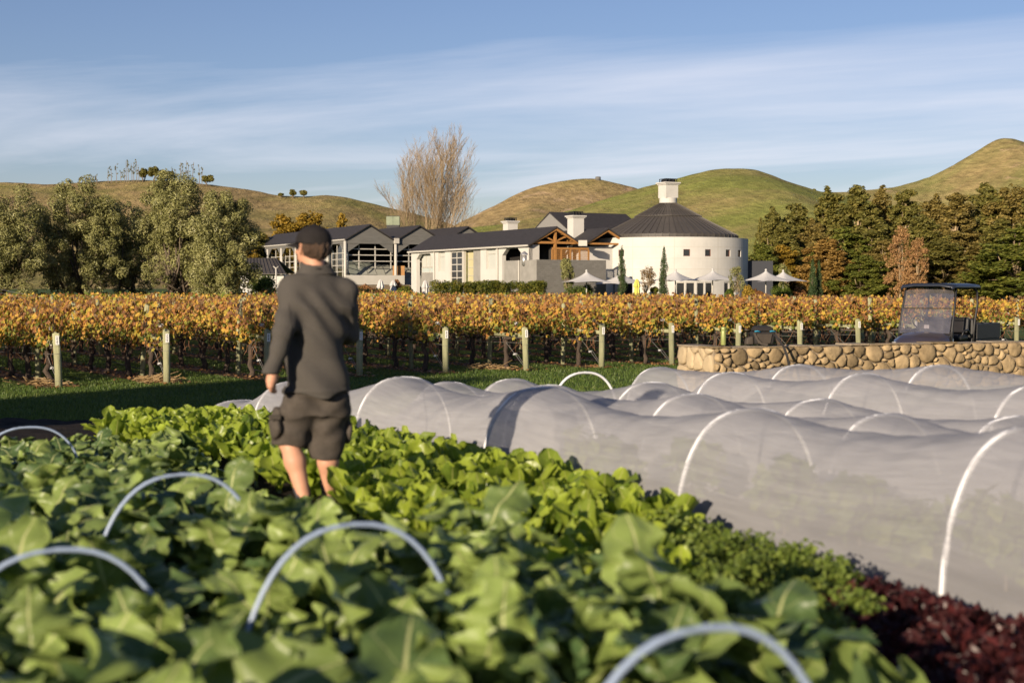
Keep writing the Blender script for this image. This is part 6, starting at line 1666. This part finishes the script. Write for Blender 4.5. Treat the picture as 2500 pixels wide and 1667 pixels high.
# ================================================================ person
def surface_nets(val, org, h):
    nx, ny, nz_ = val.shape
    acc = np.zeros((nx - 1, ny - 1, nz_ - 1, 3), np.float32); cnt = np.zeros((nx - 1, ny - 1, nz_ - 1), np.float32)
    def sl(o): return val[o[0]:nx - 1 + o[0], o[1]:ny - 1 + o[1], o[2]:nz_ - 1 + o[2]]
    for ax in range(3):
        oth = [i for i in range(3) if i != ax]
        for a in (0, 1):
            for b_ in (0, 1):
                o = [0, 0, 0]; o[oth[0]] = a; o[oth[1]] = b_; o2 = list(o); o2[ax] = 1
                A, B = sl(o), sl(o2); mk = (A < 0) != (B < 0)
                t = np.where(mk, A / np.where(mk, A - B, 1), 0)
                cnt += mk
                for i in range(3): acc[..., i] += np.where(mk, o[i] + (t if i == ax else 0), 0)
    on = cnt > 0; idx = np.full(on.shape, -1, np.int64); idx[on] = np.arange(on.sum())
    ijk = np.argwhere(on); v = (ijk + acc[on] / cnt[on][:, None]) * h + np.array(org)
    F_ = []
    for ax in range(3):
        b1, b2 = [(1, 2), (2, 0), (0, 1)][ax]
        sa = [slice(0, -1) if i == ax else slice(None) for i in range(3)]; sb_ = [slice(1, None) if i == ax else slice(None) for i in range(3)]
        A, B = val[tuple(sa)], val[tuple(sb_)]
        e = np.argwhere((A < 0) != (B < 0)); neg = A[tuple(e.T)] < 0
        ok = (e[:, b1] >= 1) & (e[:, b2] >= 1) & (e[:, b1] < val.shape[b1] - 1) & (e[:, b2] < val.shape[b2] - 1); e = e[ok]; neg = neg[ok]
        def g(d1, d2):
            k = e.copy(); k[:, b1] += d1; k[:, b2] += d2; return idx[tuple(k.T)]
        qd = np.stack([g(-1, -1), g(0, -1), g(0, 0), g(-1, 0)], -1); qd[~neg] = qd[~neg][:, ::-1]
        F_.append(qd)
    f = np.concatenate(F_); return v, f[(f >= 0).all(1)]
class Vol:
    def __init__(self, lo, hi, h):
        self.lo, self.h = np.array(lo, float), h
        nn_ = np.ceil((np.array(hi) - self.lo) / h).astype(int) + 1
        self.ax = [self.lo[i] + h * np.arange(nn_[i]) for i in range(3)]; self.v = np.full(nn_, .2, np.float32)
    def _sub(self, lo, hi, pad):
        s = []
        for i in range(3):
            a = max(0, int((lo[i] - pad - self.lo[i]) / self.h)); b_ = min(len(self.ax[i]), int((hi[i] + pad - self.lo[i]) / self.h) + 2); s.append(slice(a, b_))
        return tuple(s), np.meshgrid(*[self.ax[i][s[i]] for i in range(3)], indexing='ij')
    def _join(self, s, d, k):
        o = self.v[s]
        if k <= 0: self.v[s] = np.minimum(o, d); return
        hh = np.clip(.5 + .5 * (o - d) / k, 0, 1); self.v[s] = (o * (1 - hh) + d * hh) - k * hh * (1 - hh)
    def cone(self, a, b_, ra, rb, k=.02, squash=None):
        a, b_ = np.array(a, float), np.array(b_, float); rm = max(ra, rb)
        s, (X, Y, Z) = self._sub(np.minimum(a, b_) - rm, np.maximum(a, b_) + rm, .06)
        d = b_ - a; t = np.clip(((X - a[0]) * d[0] + (Y - a[1]) * d[1] + (Z - a[2]) * d[2]) / (d @ d), 0, 1)
        dx, dy, dz = X - a[0] - d[0] * t, Y - a[1] - d[1] * t, Z - a[2] - d[2] * t
        if squash: dy = dy * squash
        self._join(s, np.sqrt(dx * dx + dy * dy + dz * dz) - (ra + (rb - ra) * t), k); return self
    def ell(self, c, r, k=.02, rot=0.0):
        s, (X, Y, Z) = self._sub(np.array(c) - max(r), np.array(c) + max(r), .06)
        x, y, z = X - c[0], Y - c[1], Z - c[2]
        if rot: x, y = x * math.cos(rot) + y * math.sin(rot), -x * math.sin(rot) + y * math.cos(rot)
        q = np.sqrt((x / r[0]) ** 2 + (y / r[1]) ** 2 + (z / r[2]) ** 2); self._join(s, (q - 1) * min(r), k); return self
    def column(self, prof, k=.03, p=2.3):
        """prof rows: z, cx, cy, rx, ry - a superelliptic trunk of the body"""
        P_ = np.array(prof, float); X, Y, Z = np.meshgrid(*self.ax, indexing='ij'); zc = np.clip(Z, P_[0, 0], P_[-1, 0])
        cx_, cy_, rx, ry = [np.interp(zc, P_[:, 0], P_[:, i]) for i in (1, 2, 3, 4)]
        q = (np.abs((X - cx_) / rx) ** p + np.abs((Y - cy_) / ry) ** p) ** (1 / p)
        d = np.maximum((q - 1) * np.minimum(rx, ry), np.maximum(P_[0, 0] - Z, Z - P_[-1, 0])); self._join((slice(None),) * 3, d.astype(np.float32), k); return self
    def carve(self, fn):
        X, Y, Z = np.meshgrid(*self.ax, indexing='ij'); self.v = np.maximum(self.v, fn(X, Y, Z)).astype(np.float32); return self
    def bump(self, fn):
        X, Y, Z = np.meshgrid(*self.ax, indexing='ij'); self.v = (self.v + fn(X, Y, Z)).astype(np.float32); return self
    def mesh(self, name, mat):
        v, f = surface_nets(self.v, self.lo, self.h); return mesh_np(name, v, f, mat, True)
MAT_SKIN = M("skin", (0.46, 0.24, 0.155), .55, .08, 12, spec=.35)
MAT_FLEECE = M("charcoal_fleece", (0.072, 0.066, 0.06), .95, .1, 160, bump=.5, bscale=260, spec=.12)
MAT_SHORTS = M("dark_cotton", (0.062, 0.053, 0.045), .9, .14, 25, bump=.3, bscale=200, spec=.15)
MAT_CAP = M("black_cap", (0.016, 0.014, 0.014), .9, .15, 30, spec=.15)
MAT_HAIR = M("brown_hair", (0.05, 0.028, 0.016), .6, .4, 60, bump=.9, bscale=120, stretch=(1, 1, .3))
MAT_BOOT = M("dark_boot", (0.03, 0.024, 0.02), .7, .2)
MAT_SOCK = M("dark_sock", (0.035, 0.035, 0.04), .95, .1)
# local frame: x right in the picture, y away from the camera, z up from the soil
PX, PY = -1.16, 8.5; PZ = soil_z(PX, PY) - .02
PS = empty("person", (PX, PY, PZ), R(20), "person seen from behind walking between the beds in dark cap, charcoal fleece jacket and shorts", "person")
SL, SR = (-.155, .0, 1.345), (.155, .02, 1.335)                 # shoulders
EL, WL_ = (-.228, -.14, 1.11), (-.30, -.17, .88)               # left elbow, wrist
ER, WR_ = (.195, .08, 1.10), (.10, .25, .98)                   # right arm bent to the front
HL, HR = (-.09, .0, .86), (.085, .01, .86)
KL, AL = (-.165, .07, .47), (-.085, -.05, .09)                 # left leg trailing
KR, AR = (.055, .05, .45), (.085, .10, .09)
HC = (-.015, .03, 1.60)
B = Vol((-.46, -.26, -.02), (.38, .42, 1.76), .0062)
B.column([(.80, 0, .012, .135, .09), (.95, 0, .012, .13, .085), (1.1, 0, .012, .132, .085), (1.28, 0, .012, .14, .085), (1.36, 0, .018, .115, .068), (1.44, 0, .02, .062, .056)], .04)
B.cone((-.0, .02, 1.40), (HC[0], HC[1] - .005, 1.54), .062, .055, .04)
B.ell((HC[0], HC[1], 1.625), (.076, .094, .098), .02, .5); B.ell((HC[0] - .025, HC[1] + .035, 1.555), (.06, .07, .075), .04, .5)     # skull, jaw
fx, fy = -math.sin(.75), math.cos(.75)                          # the face is turned to the left and away
B.cone((HC[0] + fx * .09, HC[1] + fy * .09, 1.60), (HC[0] + fx * .115, HC[1] + fy * .115, 1.575), .012, .016, .012)   # nose
B.ell((HC[0] + fx * .088, HC[1] + fy * .088, 1.535), (.02, .02, .01), .012)                                            # mouth
B.ell((HC[0] - .078, HC[1] - .012, 1.59), (.014, .028, .036), .008, -.5); B.ell((HC[0] + .072, HC[1] + .05, 1.59), (.014, .028, .036), .008, -.3)   # ears
for S_, E_, W_ in ((SL, EL, WL_), (SR, ER, WR_)):
    B.cone(S_, E_, .038, .034, .03); B.cone(E_, W_, .035, .026, .02)
def hand(w, d, side, into):
    w, d, side, into = [Vector(q) for q in (w, d, side, into)]
    c = w + d * .042
    B.cone(w, c, .03, .034, .015); B.cone(c - side * .018, c + d * .03 - side * .02, .024, .022, .012); B.cone(c + side * .018, c + d * .03 + side * .02, .024, .022, .012)
    for k in range(4):
        o = side * (-.030 + .02 * k); ln = (.055, .062, .058, .045)[k]; r = .0105
        k0 = c + d * .034 + o; k1 = k0 + d * ln * .5 + into * .014; k2 = k1 + d * ln * .1 + into * .028; k3 = k2 + into * .025 + d * ln * .05
        B.cone(k0, k1, r, r * .95, .006); B.cone(k1, k2, r * .95, r * .88, .004); B.cone(k2, k3, r * .88, r * .75, .004)
    t0 = w + d * .025 - side * .03; t1 = t0 + d * .035 - side * .022 + into * .012; t2 = t1 + d * .035 + into * .018
    B.cone(t0, t1, .015, .0125, .01); B.cone(t1, t2, .0125, .009, .004)
hand(WL_, (-.10, .06, -.99), (-.35, -.9, .02), (.55, .75, 0)); hand(WR_, (-.75, .6, .05), (.0, .1, -1), (.1, -.5, .2))
for H_, K_, A_ in ((HL, KL, AL), (HR, KR, AR)):
    B.cone(H_, K_, .07, .062, .04); mid = tuple(np.array(K_) * .68 + np.array(A_) * .32 + np.array((0, -.022, 0))); B.cone(K_, mid, .056, .06, .03); B.cone(mid, A_, .058, .036, .03)
    B.cone((A_[0], A_[1] - .02, .045), (A_[0] - .01, A_[1] + .16, .03), .04, .03, .03)
mobj("body", B.mesh("body", MAT_SKIN), PS)
PS.scale = (1.02, 1.02, 1.02)
# fleece jacket
J = Vol((-.42, -.24, .68), (.36, .4, 1.56), .0075)
J.column([(.70, -.012, .005, .2, .152), (.80, -.015, .005, .198, .15), (.95, -.012, .01, .186, .13), (1.1, -.005, .005, .184, .13), (1.25, 0, .005, .188, .132), (1.33, 0, .01, .165, .12), (1.39, 0, .015, .125, .1), (1.45, -.005, .02, .088, .086), (1.53, -.012, .022, .083, .083)], .04, 2.4)
J.cone((-.06, .01, 1.41), SL, .06, .07, .06); J.cone((.06, .02, 1.41), SR, .06, .07, .06)
J.cone(SL, EL, .074, .068, .06); J.cone(EL, WL_, .062, .045, .03); J.cone(SR, ER, .074, .068, .06); J.cone(ER, WR_, .066, .05, .03)
J.carve(lambda X, Y, Z: .742 + .012 * np.sin(X * 14) - Z)
dL = (np.array(WL_) - np.array(EL)); dL /= np.linalg.norm(dL)
J.carve(lambda X, Y, Z: np.where((X < -.225) & (Z < 1.0), (X - WL_[0]) * dL[0] + (Y - WL_[1]) * dL[1] + (Z - WL_[2]) * dL[2] - .005, -1))
dR = (np.array(WR_) - np.array(ER)); dR /= np.linalg.norm(dR)
J.carve(lambda X, Y, Z: np.where(Y > .17, (X - WR_[0]) * dR[0] + (Y - WR_[1]) * dR[1] + (Z - WR_[2]) * dR[2] - .005, -1))
J.carve(lambda X, Y, Z: -(np.sqrt((X + .012) ** 2 + (Y - .022) ** 2) - .07) * (Z > 1.48) - 1.0 * (Z <= 1.48))
J.carve(lambda X, Y, Z: Z - 1.512 - .25 * (Y - .02))
def folds(X, Y, Z):
    f = .006 * np.sin(26 * X + 9 * Z + 2 * np.sin(7 * Z)) * np.clip((1.35 - Z) * 2.2, 0, 1)
    f += .006 * np.sin(38 * (Z + .7 * X) + 3 * np.sin(9 * X)) * np.clip((Z - .95) * 3, 0, 1) * np.clip((1.4 - Z) * 6, 0, 1)
    f += .003 * np.sin(60 * Z + 20 * X) * (np.abs(X) > .2) * np.clip(1 - np.abs(Z - 1.1) * 5, .15, 1)
    f += .007 * np.sin(16 * X + 4 * Z + 1) - .006 * np.exp(-((Z - .765) / .012) ** 2) * np.sign(.35 - np.abs(X)) * .5
    return np.where(np.abs(X) < .19, 2.0, 1.3) * f * (Z < 1.44)
J.bump(folds)
jk = mobj("jacket", J.mesh("jacket", MAT_FLEECE), PS)
MB().lathe([(.086, 1.466), (.0885, 1.472), (.086, 1.478)], 28, (-.008, .021, 0), False).build("collar_seam", MAT_CAP, jk, world=False)
# cargo shorts
H = Vol((-.34, -.24, .3), (.28, .28, .80), .0075)
H.column([(.62, -.005, .018, .172, .118), (.70, -.005, .018, .165, .112), (.79, -.005, .018, .15, .1)], .03, 2.4)
KLs = np.array(HL) + (np.array(KL) - np.array(HL)) * 1.02; KRs = np.array(HR) + (np.array(KR) - np.array(HR)) * 1.24
H.cone((-.1, .014, .67), KLs + np.array((0, 0, -.02)), .108, .094, .05); H.cone((.09, .016, .67), KRs, .108, .092, .05)
H.carve(lambda X, Y, Z: np.where(X < -.055 + 0 * Z, .435 - .10 * (X + .16) - Z, .352 - .03 * X - Z))
H.ell((-.245, .03, .575), (.035, .075, .085), .012); H.ell((.185, .05, .555), (.028, .07, .085), .012)
H.bump(lambda X, Y, Z: .006 * np.sin(30 * Z + 14 * X + 2 * np.sin(12 * X)) * np.clip((.72 - Z) * 5, .2, 1) + .006 * np.sin(24 * X - 16 * Z + 1) + .005 * np.sin(55 * (Z - .6 * np.abs(X)) + 1.3) * np.clip(1 - np.abs(Z - .6) * 4, 0, 1))
sh = mobj("shorts", H.mesh("shorts", MAT_SHORTS), PS)
MB().box(-.30, -.23, -.055, -.04, .60, .63).build("pocket_flap", MAT_SHORTS, sh, world=False, bevel=.006)
# cap, hair
C = Vol((-.16, -.12, 1.54), (.13, .20, 1.76), .006)
C.ell((HC[0], HC[1], 1.632), (.099, .116, .1), .01, .5); C.carve(lambda X, Y, Z: 1.618 + .12 * ((X - HC[0]) * fx + (Y - HC[1]) * fy) - Z)
cap = mobj("cap", C.mesh("cap", MAT_CAP), PS)
vs = []; nb = 14
for k in range(nb + 1):
    a = -1.15 + 2.3 * k / nb
    for rr_, dz in ((.088, .0), (.135, -.006), (.088 + .085 * math.cos(a * 1.1), -.016)):
        rr2 = rr_ if rr_ != .135 else (.088 + (.088 + .085 * math.cos(a * 1.1))) / 2
        ca, sa = math.cos(a), math.sin(a); dxx = fx * ca - fy * sa; dyy = fy * ca + fx * sa
        vs.append((HC[0] + dxx * rr2, HC[1] + dyy * rr2 * 1.05, 1.632 + dz - .02 * a * a))
fs = [(k * 3 + j, (k + 1) * 3 + j, (k + 1) * 3 + j + 1, k * 3 + j + 1) for k in range(nb) for j in range(2)]
br = MB().add(vs, fs).build("brim", MAT_CAP, cap, True, world=False); sd_ = br.modifiers.new("thick", 'SOLIDIFY'); sd_.thickness = .005
MB().lathe([(.011, 0), (.008, .006), (.001, .008)], 10, (HC[0], HC[1], 1.73)).build("cap_button", MAT_CAP, cap, True, world=False)
Hh = Vol((-.14, -.12, 1.49), (.12, .16, 1.68), .006)
Hh.ell((HC[0] + .004, HC[1] - .008, 1.60), (.091, .108, .092), .01, .5)
Hh.carve(lambda X, Y, Z: ((X - HC[0]) * fx + (Y - HC[1]) * fy) - .035); Hh.carve(lambda X, Y, Z: 1.522 + .25 * np.abs(X - HC[0] - .01) - Z); Hh.carve(lambda X, Y, Z: Z - 1.65)
Hh.carve(lambda X, Y, Z: .034 - np.sqrt((X - HC[0] + .085) ** 2 + (Y - HC[1] + .012) ** 2 + ((Z - 1.59) * .8) ** 2))
Hh.bump(lambda X, Y, Z: .004 * np.sin(90 * X + 30 * Z) * np.sin(70 * Z + 40 * Y) + .003 * np.sin(160 * X + 50 * Y))
mobj("hair", Hh.mesh("hair", MAT_HAIR), PS)
for A_, K_ in ((AL, KL), (AR, KR)):
    d = (Vector(K_) - Vector(A_)).normalized(); a = Vector(A_)
    MB().tube([a - d * .03, a + d * .06, a + d * .12], [.044, .045, .05], 14).build("sock", MAT_SOCK, PS, True, world=False)
    bo = Vol((A_[0] - .09, A_[1] - .12, -.03), (A_[0] + .08, A_[1] + .24, .15), .008)
    bo.cone((A_[0], A_[1] - .015, .035), (A_[0] - .012, A_[1] + .16, .03), .05, .042, .02); bo.cone((A_[0], A_[1], .05), (A_[0], A_[1], .11), .05, .048, .02); bo.carve(lambda X, Y, Z: -.012 - Z)
    mobj("boot", bo.mesh("boot", MAT_BOOT), PS)
